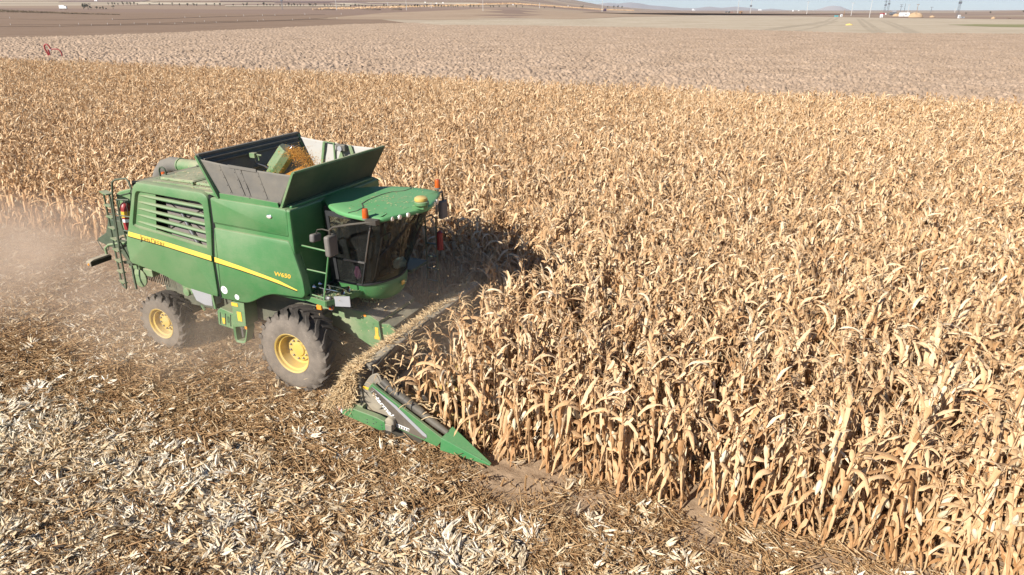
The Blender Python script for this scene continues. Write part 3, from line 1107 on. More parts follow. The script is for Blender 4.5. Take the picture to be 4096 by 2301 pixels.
def spread_litter():
    n = 60000
    x = rng.uniform(-30, 15, n)
    y = rng.uniform(-13, 5.6, n)
    dens = 0.30 + 0 * x
    cut = (y < -0.75) | (x < 1.5)
    wob = (vnoise(x * 1.3, y * 0.6, 81) - 0.5) * 0.5 + (vnoise(x * 3.5, y * 3.5, 83) - 0.5) * 0.3
    strip = np.exp(-(np.abs(y + 1.05 + wob) / 0.42) ** 4) * smooth01((x - 3.6) / 2.0)           # bare earth beside the standing rows
    dens = dens * (1 - 0.90 * strip)
    under = (y > -0.75) & (x > 1.0)                                  # among the standing stalks: little lies there
    dens = np.where(under, 0.05, dens)
    P = ORG + x[:, None] * HD + y[:, None] * LF
    keep = (rng.random(n) < dens) & in_view(P, 0.06, 0.06)
    x, y, P = x[keep], y[keep], P[keep]
    band = smooth01((-1.9 - y) / 1.2) * (0.35 + 0.75 * vnoise(x * 0.45 + 3, y * 1.1, 31))
    band = band * (0.30 + 1.25 * smooth01(vnoise(x * 0.55, y * 1.5, 33) * 1.6 - 0.30))
    wake = smooth01((y + 0.9) / 0.8) * (x < -3.0)
    u = rng.random(len(x))
    kinds = np.empty(len(x), int)
    for i in range(len(x)):
        if u[i] < band[i] * 0.95: nm = 'white'
        elif u[i] < band[i] * 0.95 + 0.28: nm = 'mixed'
        else: nm = 'brown'
        if wake[i] > 0.5: nm = 'straw' if u[i] < 0.75 else 'mixed'
        kinds[i] = rng.choice(IX[nm])
    # stubs in their rows
    sx, sy = [], []
    k = -1
    while -0.225 + ROW * k > -13:
        xs = np.arange(-30, 15, 0.2)
        xs = xs + rng.normal(0, 0.04, len(xs))
        xs = xs[rng.random(len(xs)) > 0.25]
        sx.append(xs); sy.append(-0.225 + ROW * k + rng.normal(0, 0.04, len(xs)))
        k -= 1
    for k in range(6):
        xs = np.arange(-30, 1.2, 0.2)
        xs = xs[rng.random(len(xs)) > 0.3]
        sx.append(xs); sy.append(-0.225 + ROW * k + rng.normal(0, 0.04, len(xs)))
    sx, sy = np.concatenate(sx), np.concatenate(sy)
    SP = ORG + sx[:, None] * HD + sy[:, None] * LF
    m = in_view(SP, 0.05, 0.05)
    SP = SP[m]
    allP = np.concatenate([P, SP])
    nk = len(SP)
    z = np.concatenate([rng.uniform(-0.01, 0.03, len(P)), np.zeros(nk)])
    allP[:, 2] = z
    rot = np.c_[np.concatenate([rng.normal(0, 0.08, (len(P), 2)), rng.normal(0, 0.22, (nk, 2))]), rng.uniform(0, 6.283, len(allP))]
    scl = np.concatenate([rng.uniform(0.85, 1.25, len(P)), rng.uniform(0.8, 1.25, nk)])
    ids = np.concatenate([kinds, rng.choice(IX['stub'], nk)])
    print('litter', len(P), nk)
    o = scatter('crop_residue', allP, rot, scl, ids, lit)
    tag(o, 'shredded brown and white corn residue with short stubs covering the harvested ground', 'crop residue', kind='stuff')
spread_litter()

# ------------------------------------------------------------------ the combine harvester
root = bpy.data.objects.new('combine_harvester', None)
C.objects.link(root)
root.location = tuple(ORG)
root.rotation_euler = (0, 0, YAW)
tag(root, 'dusty green combine harvester with yellow wheels and corn header cutting the standing corn', 'combine harvester')

def perforated(name, col):
    m, nt, b = new_mat(name)
    tc = nt.nodes.new('ShaderNodeTexCoord')
    sx = nt.nodes.new('ShaderNodeSeparateXYZ')
    nt.links.new(tc.outputs['Object'], sx.inputs[0])
    a = math_n(nt, 'SINE', math_n(nt, 'MULTIPLY', sx.outputs[0], 72))
    c = math_n(nt, 'SINE', math_n(nt, 'MULTIPLY', sx.outputs[1], 72))
    f = math_n(nt, 'GREATER_THAN', math_n(nt, 'MULTIPLY', a, c), 0.25)
    n1 = noise(nt, tc.outputs['Object'], 5, 4, 0.6)
    base = mixc(nt, math_n(nt, 'MULTIPLY', n1, 0.9), col, DUST)
    nt.links.new(mixc(nt, f, base, (0.01, 0.015, 0.01)), b.inputs['Base Color'])
    b.inputs['Roughness'].default_value = 0.6
    return m
M['step'] = perforated('perforated_step', GREEN)

def fit_text(name, body, width, height, mat, parent, origin, ang=0.0, shear=0.0, bold=0.0):
    """letters stretched to a measured width and cap height"""
    cu = bpy.data.curves.new(name, 'FONT')
    cu.body = body
    cu.shear = shear
    cu.extrude = 0.0
    cu.offset = bold
    tmp = bpy.data.objects.new(name, cu)
    C.objects.link(tmp)
    dg = bpy.context.evaluated_depsgraph_get()
    me = bpy.data.meshes.new_from_object(tmp.evaluated_get(dg))
    bpy.data.objects.remove(tmp)
    me.name = name
    xs = [v.co.x for v in me.vertices]
    kx, ky = width / (max(xs) - min(xs)), height / 0.70
    x0 = min(xs)
    ca, sa = math.cos(ang), math.sin(ang)
    for v in me.vertices:
        x, y = (v.co.x - x0) * kx, v.co.y * ky
        v.co = (origin[0] + x * ca - y * sa, origin[1], origin[2] + x * sa + y * ca)
    me.materials.clear()
    me.materials.append(M[mat])
    o = bpy.data.objects.new(name, me)
    C.objects.link(o)
    o.parent = parent
    return o

YP = 0.15
# --- rear side panel with the louvred opening
rear_out = rounded([(-4.58, 2.14), (-4.53, 2.74), (-4.41, 2.92), (-3.96, 3.97), (-3.80, 4.07), (-1.92, 4.035), (-1.80, 3.95), (-1.84, 3.33), (-1.96, 2.665), (-1.985, 1.735), (-2.25, 1.745), (-2.95, 1.80), (-3.57, 1.995)],
                   [0.06, 0.10, 0.10, 0.10, 0.10, 0.10, 0.06, 0.1, 0.1, 0.03, 0.1, 0.2, 0.3])
recess = rounded([(-4.21, 3.05), (-3.91, 3.80), (-3.84, 3.875), (-2.05, 3.83), (-1.955, 3.77), (-2.05, 2.83)], [0.10, 0.10, 0.08, 0.08, 0.08, 0.02])
def ring_match(outer, inner, n=120):
    """two loops of equal length, matched by bearing from the middle of the inner one"""
    def sample(poly):
        P = np.array(poly + [poly[0]])
        c = np.array([-3.05, 3.30])
        seg = []
        for i in range(len(P) - 1):
            for t in np.linspace(0, 1, 60, endpoint=False):
                seg.append(P[i] + (P[i + 1] - P[i]) * t)
        seg = np.array(seg)
        a = np.arctan2(seg[:, 1] - c[1], seg[:, 0] - c[0])
        o = np.argsort(a)
        a, seg = a[o], seg[o]
        th = np.linspace(-math.pi, math.pi, n, endpoint=False)
        return np.c_[np.interp(th, a, seg[:, 0], period=2 * math.pi), np.interp(th, a, seg[:, 1], period=2 * math.pi)]
    return sample(outer), sample(inner)
RO, RI = ring_match(rear_out, recess, 160)
def L3(P, y): return [(p[0], y, p[1]) for p in P]
RO1 = offset_poly([tuple(p) for p in RO], 0.055)
RO2 = offset_poly([tuple(p) for p in RO], 0.016)
RI2 = offset_poly([tuple(p) for p in RI], 0.03)
mb = MB()
mb.loft([L3(RI2, YP + 0.055), L3(RI, YP + 0.012), L3(RI, YP), L3(RO1, YP), L3(RO2, YP + 0.016), L3(RO, YP + 0.06), L3(RO, YP + 0.17)], False, False)
rear_panel = mb.build('rear_side_panel', 'green', root, smooth=40)
# floor of the recess: solid part at the back; the louvres run across the opening
mb = MB()
mb.prism([(-4.25, 3.02), (-3.93, 3.87), (-3.345, 3.86), (-3.56, 2.985)], 'y', YP + 0.058, YP + 0.075)
mb.build('louvre_backing', 'green', rear_panel)
mb = MB()
mb.prism([(-3.56, 2.99), (-2.04, 2.80), (-2.02, 2.84), (-3.55, 3.03)], 'y', YP + 0.0585, YP + 0.08)
mb.build('sill', 'green', rear_panel)
slL = [(-3.855, 3.767), (-3.928, 3.616), (-3.982, 3.466), (-4.034, 3.321), (-4.082, 3.162)]
slR = [(-1.955, 3.700), (-1.97, 3.522), (-1.98, 3.343), (-1.995, 3.168), (-2.02, 2.976)]
mb = MB()
for a, b in zip(slL, slR):
    loops = []
    for s, (h, d) in ((0.0, (0.004, 0.05)), (0.06, (0.024, 0.035)), (0.18, (0.036, 0.02)), (0.5, (0.040, 0.012)), (0.97, (0.034, 0.012)), (1.0, (0.03, 0.014))):
        x, z = a[0] + (b[0] - a[0]) * s, a[1] + (b[1] - a[1]) * s
        loops.append([(x, YP + d, z - h * 0.5), (x, YP + d - 0.006, z), (x, YP + d + 0.012, z + h * 0.8), (x, YP + 0.065, z + h), (x, YP + 0.065, z - h * 0.9)])
    mb.loft(loops)
mb.build('louvres', 'green', rear_panel, smooth=35)
# stripe and lettering
def stripe(parent, top, bot, y=YP - 0.004):
    mb = MB()
    n = len(top)
    mb.add([(p[0], y, p[1]) for p in top] + [(p[0], y, p[1]) for p in bot], [(i, i + 1, n + i + 1, n + i) for i in range(n - 1)])
    mb.build('stripe', M['stripe'], parent)
    mb = MB()
    mb.add([(p[0], y + 0.0015, p[1]) for p in bot] + [(p[0] - 0.002, y + 0.0015, p[1] - 0.022) for p in bot], [(i, i + 1, n + i + 1, n + i) for i in range(n - 1)])
    mb.build('stripe_edge', 'ink', parent)
M['stripe'] = painted('stripe_yellow', (0.85, 0.56, 0.07), 0.45, 0.07, top=0.0)
stripe(rear_panel, [(-4.37, 2.907), (-3.2, 2.812), (-1.975, 2.682)], [(-4.415, 2.798), (-3.2, 2.703), (-1.985, 2.57)])
fit_text('lettering', 'J', 0.055, 0.125, 'ink', rear_panel, (-4.045, YP - 0.0065, 2.752), -0.085)
fit_text('lettering', 'OHN', 0.24, 0.092, 'ink', rear_panel, (-3.975, YP - 0.0065, 2.752), -0.085)
fit_text('lettering', 'D', 0.10, 0.125, 'ink', rear_panel, (-3.695, YP - 0.0065, 2.718), -0.085)
fit_text('lettering', 'EERE', 0.28, 0.092, 'ink', rear_panel, (-3.58, YP - 0.0065, 2.718), -0.085)
# radiator screen behind the louvres
mb = MB()
mb.box(-3.28, -1.95, 0.36, 0.40, 2.70, 3.90)
M['screen'] = plain('dusty_radiator_screen', (0.19, 0.165, 0.15), 0.8, vary=0.3, scale=60)
scr = mb.build('radiator_screen', 'screen', root)
mb = MB()
for p, q in (((-3.28, 3.72), (-2.0, 2.95)), ((-3.28, 3.05), (-2.0, 3.72)), ((-3.1, 3.9), (-1.95, 3.42))):
    mb.bar((p[0], 0.352, p[1]), (q[0], 0.352, q[1]), 0.022, 0.01, (0, 1, 0))
mb.build('screen_seam', 'ink', scr)
mb = MB()
mb.tube([(-2.80, 0.32, 3.46), (-2.68, 0.32, 3.20), (-2.42, 0.32, 2.72)], [0.035, 0.05, 0.06], 10)
mb.build('suction_arm', 'steel', scr, smooth=40)
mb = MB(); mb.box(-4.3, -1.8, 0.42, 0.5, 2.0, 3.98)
mb.build('inner_wall', 'gap_shade', root)

# --- front side panels
front_out = rounded([(-1.915, 1.725), (-1.22, 1.73), (-1.03, 1.795), (-0.66, 2.0), (-0.41, 2.075), (-0.07, 2.095), (0.33, 2.11), (0.41, 2.20), (0.40, 2.50), (0.215, 3.19), (0.15, 3.285), (-1.775, 3.315), (-1.80, 3.20), (-1.905, 2.665)],
                    [0.02, 0.15, 0.15, 0.2, 0.1, 0.1, 0.08, 0.08, 0.15, 0.10, 0.05, 0.03, 0.05, 0.1])
def panel(name, outl, y=YP, r=0.05, depth=0.17, mat='green'):
    o1, o2 = offset_poly(outl, r), offset_poly(outl, r * 0.3)
    mb = MB()
    mb.loft([L3(o1, y), L3(o2, y + r * 0.3), L3(outl, y + r), L3(outl, y + depth)], True, True)
    return mb.build(name, mat, root, smooth=40)
front_panel = panel('front_side_panel', front_out, YP, 0.045, 0.16)
stripe(front_panel, [(-1.885, 2.671), (-1.2, 2.575), (-0.55, 2.472), (-0.20, 2.412), (0.232, 2.285)], [(-1.90, 2.560), (-1.2, 2.485), (-0.55, 2.398), (-0.20, 2.342), (0.228, 2.262)])
fit_text('lettering', 'W650', 0.41, 0.085, 'sticker', front_panel, (-0.30, YP - 0.0045, 2.512), -0.01, 0.15, 0.02)
def disc(name, mat, parent, c, r, y, n=28):
    mb = MB()
    mb.add([(c[0] + r * math.cos(2 * math.pi * k / n), y, c[1] + r * math.sin(2 * math.pi * k / n)) for k in range(n)], [tuple(range(n))])
    return mb.build(name, mat, parent)
disc('speed_sticker', 'white', front_panel, (-1.765, 1.95), 0.088, YP - 0.003)
fit_text('lettering', '30', 0.075, 0.10, 'ink', front_panel, (-1.802, YP - 0.0045, 1.90), 0, 0)
disc('round_sticker', 'white', front_panel, (-1.43, 1.845), 0.060, YP - 0.003)
mb = MB(); mb.bar((-1.485, YP - 0.004, 1.84), (-1.375, YP - 0.004, 1.85), 0.004, 0.004); mb.bar((-1.43, YP - 0.004, 1.79), (-1.43, YP - 0.004, 1.90), 0.003, 0.003)
mb.build('sticker_mark', 'plate_grey', front_panel)
up_out = rounded([(-1.745, 3.95), (0.16, 3.925), (0.205, 3.88), (0.175, 3.40), (0.15, 3.37), (-1.77, 3.405)], [0.04, 0.05, 0.05, 0.05, 0.03, 0.03])
upper_panel = panel('upper_side_panel', up_out, YP + 0.005, 0.035, 0.16)
mb = MB()
mb.prism([(-1.76, 3.31), (-1.76, 3.41), (0.17, 3.375), (0.17, 3.28)], 'y', YP + 0.045, YP + 0.14)
mb.build('panel_rail', 'green', root)
mb = MB()
mb.lathe([(0.072, 0), (0.072, -0.012), (0.06, -0.02)], (0, 0, 0), 'y', 24, False, True)
ml = mb.build('side_lamp', 'chrome', root, smooth=40)
for v in ml.data.vertices: v.co = (v.co.x * 0.95 - 0.235, v.co.y + YP + 0.005, v.co.z * 0.56 + 3.737)
mb = MB()
mb.lathe([(0.058, -0.021), (0.03, -0.027)], (0, 0, 0), 'y', 20, False, True)
o = mb.build('lens', 'lens', ml, smooth=40)
for v in o.data.vertices: v.co = (v.co.x * 0.95 - 0.235, v.co.y + YP + 0.004, v.co.z * 0.56 + 3.737)
# black strip painting the shade in the gap between the two panels
mb = MB()
mb.prism([(-1.99, 1.70), (-1.90, 1.70), (-1.88, 2.66), (-1.78, 3.33), (-1.73, 3.97), (-1.82, 3.99), (-1.86, 3.33), (-1.98, 2.66)], 'y', 0.20, 0.28)
mb.build('door_gap', 'gap_shade', root)
# opposite side, plain
mb = MB()
mb.prism(rear_out, 'y', 2.98, 3.13)
mb.prism([(p[0], p[1]) for p in front_out], 'y', 2.98, 3.13)
mb.prism([(p[0], p[1]) for p in up_out], 'y', 2.98, 3.13)
mb.build('left_side_panel', 'green', root, 0.02)

# --- body core, tank body and chassis
mb = MB()
mb.box(-1.72, 0.235, 0.33, 2.97, 1.95, 3.90)
body = mb.build('tank_body', 'green', root, 0.05)
mb = MB()
mb.prism(rounded([(0.17, 3.915), (1.13, 3.895), (1.15, 2.10), (0.17, 2.12)], [0.06, 0.10, 0.05, 0.05]), 'x', 0.14, 0.262)
mb.prism(rounded([(2.15, 3.895), (3.13, 3.915), (3.13, 2.12), (2.15, 2.10)], [0.10, 0.06, 0.05, 0.05]), 'x', 0.14, 0.262)
mb.build('tank_front_cover', 'green', root, 0.035, smooth=40)
mb = MB()
mb.box(-1.60, 0.21, 0.30, 3.0, 3.90, 3.955)
mb.build('tank_rim', 'green', root, 0.015)
mb = MB()
mb.box(-4.35, 0.25, 0.75, 2.55, 1.05, 2.05)  # dark box also keeps light from leaking under the body
mb.box(-1.5, 0.40, 0.70, 2.6, 1.65, 2.1)
mb.box(-4.4, -1.7, 0.52, 2.78, 2.0, 3.95)
mb.build('chassis', 'chassis', root, 0.03)
# engine deck
mb = MB()
mb.box(-3.93, -1.60, 0.24, 3.06, 3.955, 4.035)
deck = mb.build('engine_deck', 'green_dusty', root, 0.015)
mb = MB()
mb.hexa([(-3.62, 0.60, 4.045), (-2.62, 0.60, 4.045), (-2.62, 1.75, 4.045), (-3.62, 1.75, 4.045)], [(-3.62, 0.62, 4.095), (-2.64, 0.62, 4.105), (-2.64, 1.75, 4.115), (-3.62, 1.75, 4.115)])
mb.hexa([(-2.52, 0.55, 4.045), (-1.72, 0.55, 4.045), (-1.72, 1.75, 4.045), (-2.52, 1.75, 4.045)], [(-2.52, 0.57, 4.10), (-1.74, 0.57, 4.10), (-1.74, 1.75, 4.11), (-2.52, 1.75, 4.11)])
mb.build('hatch', 'green_dusty', deck, 0.012)
mb = MB()
mb.bar((-3.6, 0.42, 4.045), (-1.75, 0.42, 4.045), 0.05, 0.03); mb.bar((-3.55, 1.9, 4.09), (-1.7, 1.9, 4.09), 0.05, 0.06)
mb.bar((-2.57, 0.50, 4.07), (-2.57, 1.7, 4.07), 0.05, 0.08)
mb.build('deck_rib', 'green_dusty', deck, 0.006)
mb = MB()
mb.tube([(-3.72, 1.75, 4.04), (-3.74, 1.72, 4.12), (-3.55, 1.62, 4.15), (-3.0, 1.62, 4.15), (-2.9, 1.66, 4.04)], 0.018, 7)
mb.build('deck_handrail', 'dark_green', deck, smooth=50)
mb = MB()
mb.tube([(-4.10, 1.0, 3.85), (-4.10, 1.0, 4.12), (-4.07, 1.0, 4.18), (-4.0, 1.0, 4.20), (-3.93, 1.0, 4.17), (-3.91, 1.0, 4.1), (-3.90, 1.0, 3.9)], 0.02, 7)
mb.build('grab_rail', 'dark_green', root, smooth=50)
mb = MB(); mb.lathe([(0.0, 0.13), (0.05, 0.125), (0.06, 0.0)], (-4.42, 1.35, 3.86), 'z', 14)
mb.build('rear_beacon', 'orange', root, smooth=40)
mb = MB(); mb.tube([(-4.42, 1.35, 3.6), (-4.42, 1.35, 3.86)], 0.05, 10)
mb.build('beacon_post', 'black', root)

# --- rear hood, ladder, extinguisher, chopper, tail lamp
mb = MB()
mb.prism([(-5.08, 2.1), (-5.06, 3.58), (-4.95, 3.66), (-4.2, 3.86), (-4.2, 2.1)], 'y', 0.52, 2.78)
hood = mb.build('rear_hood', 'green_dusty', root, 0.03)
mb = MB()
mb.bar((-5.03, 0.515, 3.55), (-4.3, 0.515, 3.74), 0.02, 0.035, (0, 1, 0)); mb.bar((-4.98, 0.515, 2.3), (-4.98, 0.515, 3.5), 0.02, 0.02)
mb.build('hood_seam', 'dark_green', hood)
mb = MB()
mb.lathe([(0.0, 0.60), (0.05, 0.60), (0.10, 0.54), (0.112, 0.47), (0.112, 0.0), (0.09, -0.02)], (-4.68, 0.42, 2.86), 'z', 18, False, True)
ex = mb.build('fire_extinguisher', 'red', root, smooth=45)
mb = MB(); mb.tube([(-4.68, 0.42, 3.45), (-4.68, 0.42, 3.52), (-4.61, 0.42, 3.53)], 0.02, 8); mb.tube([(-4.63, 0.39, 3.5), (-4.53, 0.36, 3.45), (-4.55, 0.36, 3.2)], 0.012, 6)
mb.build('valve', 'black', ex)
mb = MB(); mb.lathe([(0.1135, 0.0), (0.1135, 0.14)], (-4.68, 0.42, 3.14), 'z', 18)
mb.build('label_band', 'sticker', ex)
mb = MB(); mb.lathe([(0.1135, 0.0), (0.1135, 0.07)], (-4.68, 0.42, 3.03), 'z', 18)
mb.build('label_band', 'white', ex)
lad = MB()
LA, LB = (-5.13, 0.30), (-4.80, 0.20)
lad.tube([(LA[0], LA[1], 3.66), (LA[0] - 0.09, LA[1], 1.50), (LA[0] - 0.03, LA[1] - 0.01, 1.42)], 0.021, 8)
lad.tube([(LB[0], LB[1], 3.68), (LB[0] - 0.13, LB[1], 1.52), (LB[0] - 0.15, LB[1], 1.44), (LA[0] - 0.03, LA[1] - 0.01, 1.42)], 0.021, 8)
ladder = lad.build('ladder', 'dark_green', root, smooth=50)
mb = MB()
for k in range(8):
    z = 3.40 - k * 0.262
    s = (3.66 - z) / 2.16
    a = Vector((LA[0] - 0.09 * s, LA[1], z)); b = Vector((LB[0] - 0.13 * s, LB[1], z))
    mb.bar(a, b, 0.10, 0.022)
mb.bar((LA[0] - 0.05, LA[1] + 0.03, 3.69), (LB[0] + 0.05, LB[1] - 0.03, 3.70), 0.15, 0.025)
mb.build('rung', 'green_dusty', ladder)
mb = MB()
mb.tube([(-4.86, 0.2, 2.5), (-4.74, 0.2, 3.55), (-4.62, 0.2, 3.98), (-4.5, 0.2, 4.04), (-4.16, 0.2, 4.10), (-4.09, 0.2, 4.04), (-4.06, 0.22, 3.80)], 0.022, 8)
mb.build('handrail', 'dark_green', root, smooth=50)
mb = MB()
mb.tube([(-4.62, 0.22, 3.60), (-4.66, 0.22, 3.05), (-4.60, 0.22, 2.66)], 0.02, 7)
mb.tube([(-4.64, 0.22, 3.58), (-4.28, 0.25, 3.60)], 0.018, 7)
mb.tube([(-4.65, 0.22, 3.22), (-4.35, 0.25, 3.21)], 0.016, 7)
mb.tube([(-4.64, 0.22, 2.88), (-4.45, 0.25, 2.86)], 0.016, 7)
mb.build('guard_rail', 'dark_green', root, smooth=50)
mb = MB()
mb.box(-5.0, -4.45, 0.25, 0.95, 2.62, 2.66)
mb.build('ladder_landing', 'dirty_steel', root, 0.01)
mb = MB()
mb.bar((-4.92, 0.28, 2.55), (-4.66, 0.28, 2.02), 0.03); mb.bar((-4.70, 0.28, 2.05), (-4.66, 0.24, 1.45), 0.035); mb.bar((-4.95, 0.3, 2.05), (-4.5, 0.3, 2.12), 0.05, 0.06)
mb.build('ladder_strut', 'dark_green', root)
mb = MB()
mb.prism([(-5.0, 2.92), (-5.62, 2.92), (-5.82, 2.56), (-6.18, 2.36), (-6.15, 2.29), (-5.5, 2.15), (-5.10, 1.75), (-4.4, 1.70), (-4.4, 2.5)], 'y', 0.60, 2.72)
chop = mb.build('straw_chopper', 'dark_green', root, 0.02)
mb = MB()
mb.tube([(-6.16, 0.58, 2.34), (-6.02, 0.58, 2.10), (-5.86, 0.58, 2.12), (-5.78, 0.58, 2.24)], 0.011, 6)
mb.tube([(-5.58, 0.62, 2.88), (-5.56, 0.62, 3.04), (-5.40, 0.62, 3.08), (-5.1, 0.62, 3.04), (-5.06, 0.62, 2.9)], 0.016, 6)
mb.build('hood_handle', 'dark_green', chop)
mb = MB()
for k in range(15):
    x = -4.92 + k * 0.062
    mb.bar((x, 0.62, 1.86 - k * 0.008), (x + 0.03, 0.60, 1.58 - (k % 3) * 0.012 - k * 0.006), 0.022, 0.01)
mb.bar((-5.0, 0.64, 1.87), (-3.95, 0.64, 1.76), 0.06, 0.07)
mb.build('chopper_tine', 'dirty_steel', chop)
mb = MB()
mb.prism(rounded([(-0.115, 1.975), (-0.12, 2.10), (-0.02, 2.13), (0.40, 2.135), (0.44, 2.06), (0.30, 1.99)], 0.03), 'x', -5.68, -5.53)
tail = mb.build('tail_lamp_bar', 'dirty_steel', root, 0.01)
mb = MB(); mb.box(-5.528, -5.522, -0.10, 0.40, 1.995, 2.095)
mb.build('shaded_face', 'ink', tail)  # black sheet painting the shade on the front of the bar
mb = MB(); mb.lathe([(0.03, 0), (0.02, -0.015)], (-5.60, -0.118, 2.03), 'y', 12, False, True)
mb.build('reflector', 'amber_small', tail)
mb = MB(); mb.tube([(-5.60, 0.36, 2.13), (-5.60, 0.36, 2.28), (-5.52, 0.40, 2.36), (-5.2, 0.5, 2.42), (-5.0, 0.6, 2.40)], 0.03, 8)
mb.build('lamp_arm', 'green_dusty', tail, smooth=50)
mb = MB()
mb.box(-5.0, -4.3, 0.45, 1.0, 1.72, 1.90); mb.box(-4.95, -4.6, 0.38, 0.5, 1.88, 2.05)
mb.lathe([(0.0, 0.0), (0.22, 0.0), (0.24, -0.05), (0.1, -0.09), (0, -0.09)], (-4.72, 0.46, 1.66), 'y', 18)
mb.build('spreader', 'green_dusty', root, 0.015)

# --- unloading auger, folded along the far side
mb = MB()
mb.tube([(-5.95, 3.12, 3.665), (-0.6, 3.12, 3.72)], 0.172, 22)
aug = mb.build('unloading_auger', 'green_dusty', root, smooth=40)
mb = MB()
for x in (-5.93, -5.02, -4.92):
    mb.tube([(x - 0.02, 3.12, 3.668), (x + 0.02, 3.12, 3.668)], 0.19, 22)
mb.build('collar', 'green_dusty', aug, smooth=40)
mb = MB()
mb.tube([(-5.93, 3.12, 3.665), (-6.25, 3.12, 3.66), (-6.50, 3.10, 3.58), (-6.68, 3.08, 3.40), (-6.80, 3.06, 3.10)], [0.19, 0.20, 0.20, 0.19, 0.21], 18)
mb.build('rubber_spout', M['fabric'], aug, smooth=60)
mb = MB()
for k in range(4):
    mb.tube([(-5.05 + 0.03 * k, 2.95, 3.62), (-4.98 + 0.05 * k, 2.90, 3.82), (-4.80, 2.96, 3.86), (-4.6, 2.95, 3.70 + 0.03 * k)], 0.009, 5)
mb.build('hydraulic_hose', 'black', aug)

# --- grain tank extension
A0, A1 = (-1.52, 0.22, 3.93), (-1.92, 0.18, 4.775)
B0, B1 = (-1.52, 3.08, 3.93), (-1.92, 3.12, 4.775)
D0, D1 = (0.02, 0.22, 3.90), (0.46, 0.18, 4.645)
C0, C1 = (0.02, 3.08, 3.90), (0.46, 3.12, 4.645)
def slab(p0, p1, q1, q0, t):
    """a flat plate of thickness t given by four corners"""
    p0, p1, q1, q0 = map(Vector, (p0, p1, q1, q0))
    n = (p1 - p0).cross(q0 - p0).normalized() * t
    return [p0, p1, q1, q0], [p + n for p in (p0, p1, q1, q0)]
mb = MB(); mb.hexa(*slab(A0, A1, B1, B0, 0.035))
rp = mb.build('rear_extension_panel', 'tank_inside', root, 0.006)
def flange(mb, p, q, w, h):
    mb.bar(p, q, w, h)
mb = MB()
mb.bar(Vector(A0) + Vector((0.0, 0.0, -0.03)), Vector(A1), 0.10, 0.05, (1, 0, 0)); mb.bar(Vector(B0), Vector(B1), 0.10, 0.05, (1, 0, 0))
mb.build('panel_edge', 'green', rp, 0.004)
mb = MB()
for s in (0.90, 0.80, 0.46, 0.30):
    p = Vector(A0).lerp(Vector(A1), s) + Vector((0.045, 0.08, 0)); q = Vector(B0).lerp(Vector(B1), s) + Vector((0.045, -0.08, 0))
    mb.bar(p, q, 0.045 if s > 0.5 else 0.02, 0.03)
mb.bar(Vector(A1) + Vector((0.0, 0, 0.0)), Vector(B1), 0.09, 0.05)
mb.build('stiffener', 'tank_inside', rp, 0.006)
mb = MB(); mb.hexa(*slab(D0, C0, C1, D1, 0.035))
fp = mb.build('front_extension_panel', 'dark_green', root, 0.006)
mb = MB()
mb.bar(Vector(D0) + Vector((0, 0, -0.02)), Vector(D1), 0.055, 0.045, (1, 0, 0)); mb.bar(Vector(C0), Vector(C1), 0.055, 0.045, (1, 0, 0)); mb.bar(D1, C1, 0.05, 0.035)
mb.build('panel_edge', 'green_dusty', fp, 0.004)

def fabric(name, P0, P1, Q1, Q0, mat, side, seed):
    """tarpaulin between the two rigid panels, sagging a little, with soft folds"""
    n, m = 40, 16
    v, f = [], []
    P0, P1, Q1, Q0 = map(np.array, (P0, P1, Q1, Q0))
    for i in range(n + 1):
        for j in range(m + 1):
            s, t = i / n, j / m
            p = (P0 * (1 - s) + Q0 * s) * (1 - t) + (P1 * (1 - s) + Q1 * s) * t
            w = math.sin(math.pi * s) ** 0.5
            x = np.array([s * 7 + t * 3]); y = np.array([t * 3 - s * 2.0])
            bul = (vnoise(x, y, seed)[0] * 0.016 + vnoise(x * 2.6, y * 1.3, seed + 1)[0] * 0.010) * w
            v.append((p[0], p[1] + side * bul, p[2] - 0.03 * math.sin(math.pi * s) * t))
    for i in range(n):
        for j in range(m):
            a = i * (m + 1) + j
            f.append((a, a + 1, a + m + 2, a + m + 1))
    me = raw_mesh(name, v, f, M[mat], smooth=True)
    o = bpy.data.objects.new(name, me)
    C.objects.link(o)
    o.parent = root
    so = o.modifiers.new('thick', 'SOLIDIFY'); so.thickness = 0.006; so.offset = 0
    return o
def bl(a, b, t): return tuple(np.array(a) * (1 - t) + np.array(b) * t)
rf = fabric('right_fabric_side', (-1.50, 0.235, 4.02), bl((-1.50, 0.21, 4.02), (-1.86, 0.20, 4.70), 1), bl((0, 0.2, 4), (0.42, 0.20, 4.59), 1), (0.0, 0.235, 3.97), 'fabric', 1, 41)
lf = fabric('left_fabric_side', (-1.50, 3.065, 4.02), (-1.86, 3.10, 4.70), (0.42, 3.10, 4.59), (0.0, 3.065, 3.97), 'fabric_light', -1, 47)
mb = MB()
for s, s2 in ((0.20, 0.20), (0.42, 0.36), (0.52, 0.43), (0.80, 0.62)):
    b = Vector(bl((-1.50, 0.226, 4.04), (0.0, 0.226, 3.99), s)); t = Vector(bl((-1.86, 0.196, 4.64), (0.42, 0.196, 4.54), s2))
    mb.bar(b + Vector((0, 0.028, 0)), t + Vector((0, 0.028, 0)), 0.05, 0.05, (0, 1, 0))
mb.bar((-1.15, 0.194, 4.63), (-0.45, 0.194, 4.60), 0.012, 0.06, (1, 0, 0))
mb.bar((-1.45, 0.226, 4.06), (-0.02, 0.226, 4.01), 0.012, 0.05, (1, 0, 0))
mb.build('strap', 'fabric', rf)
mb = MB()
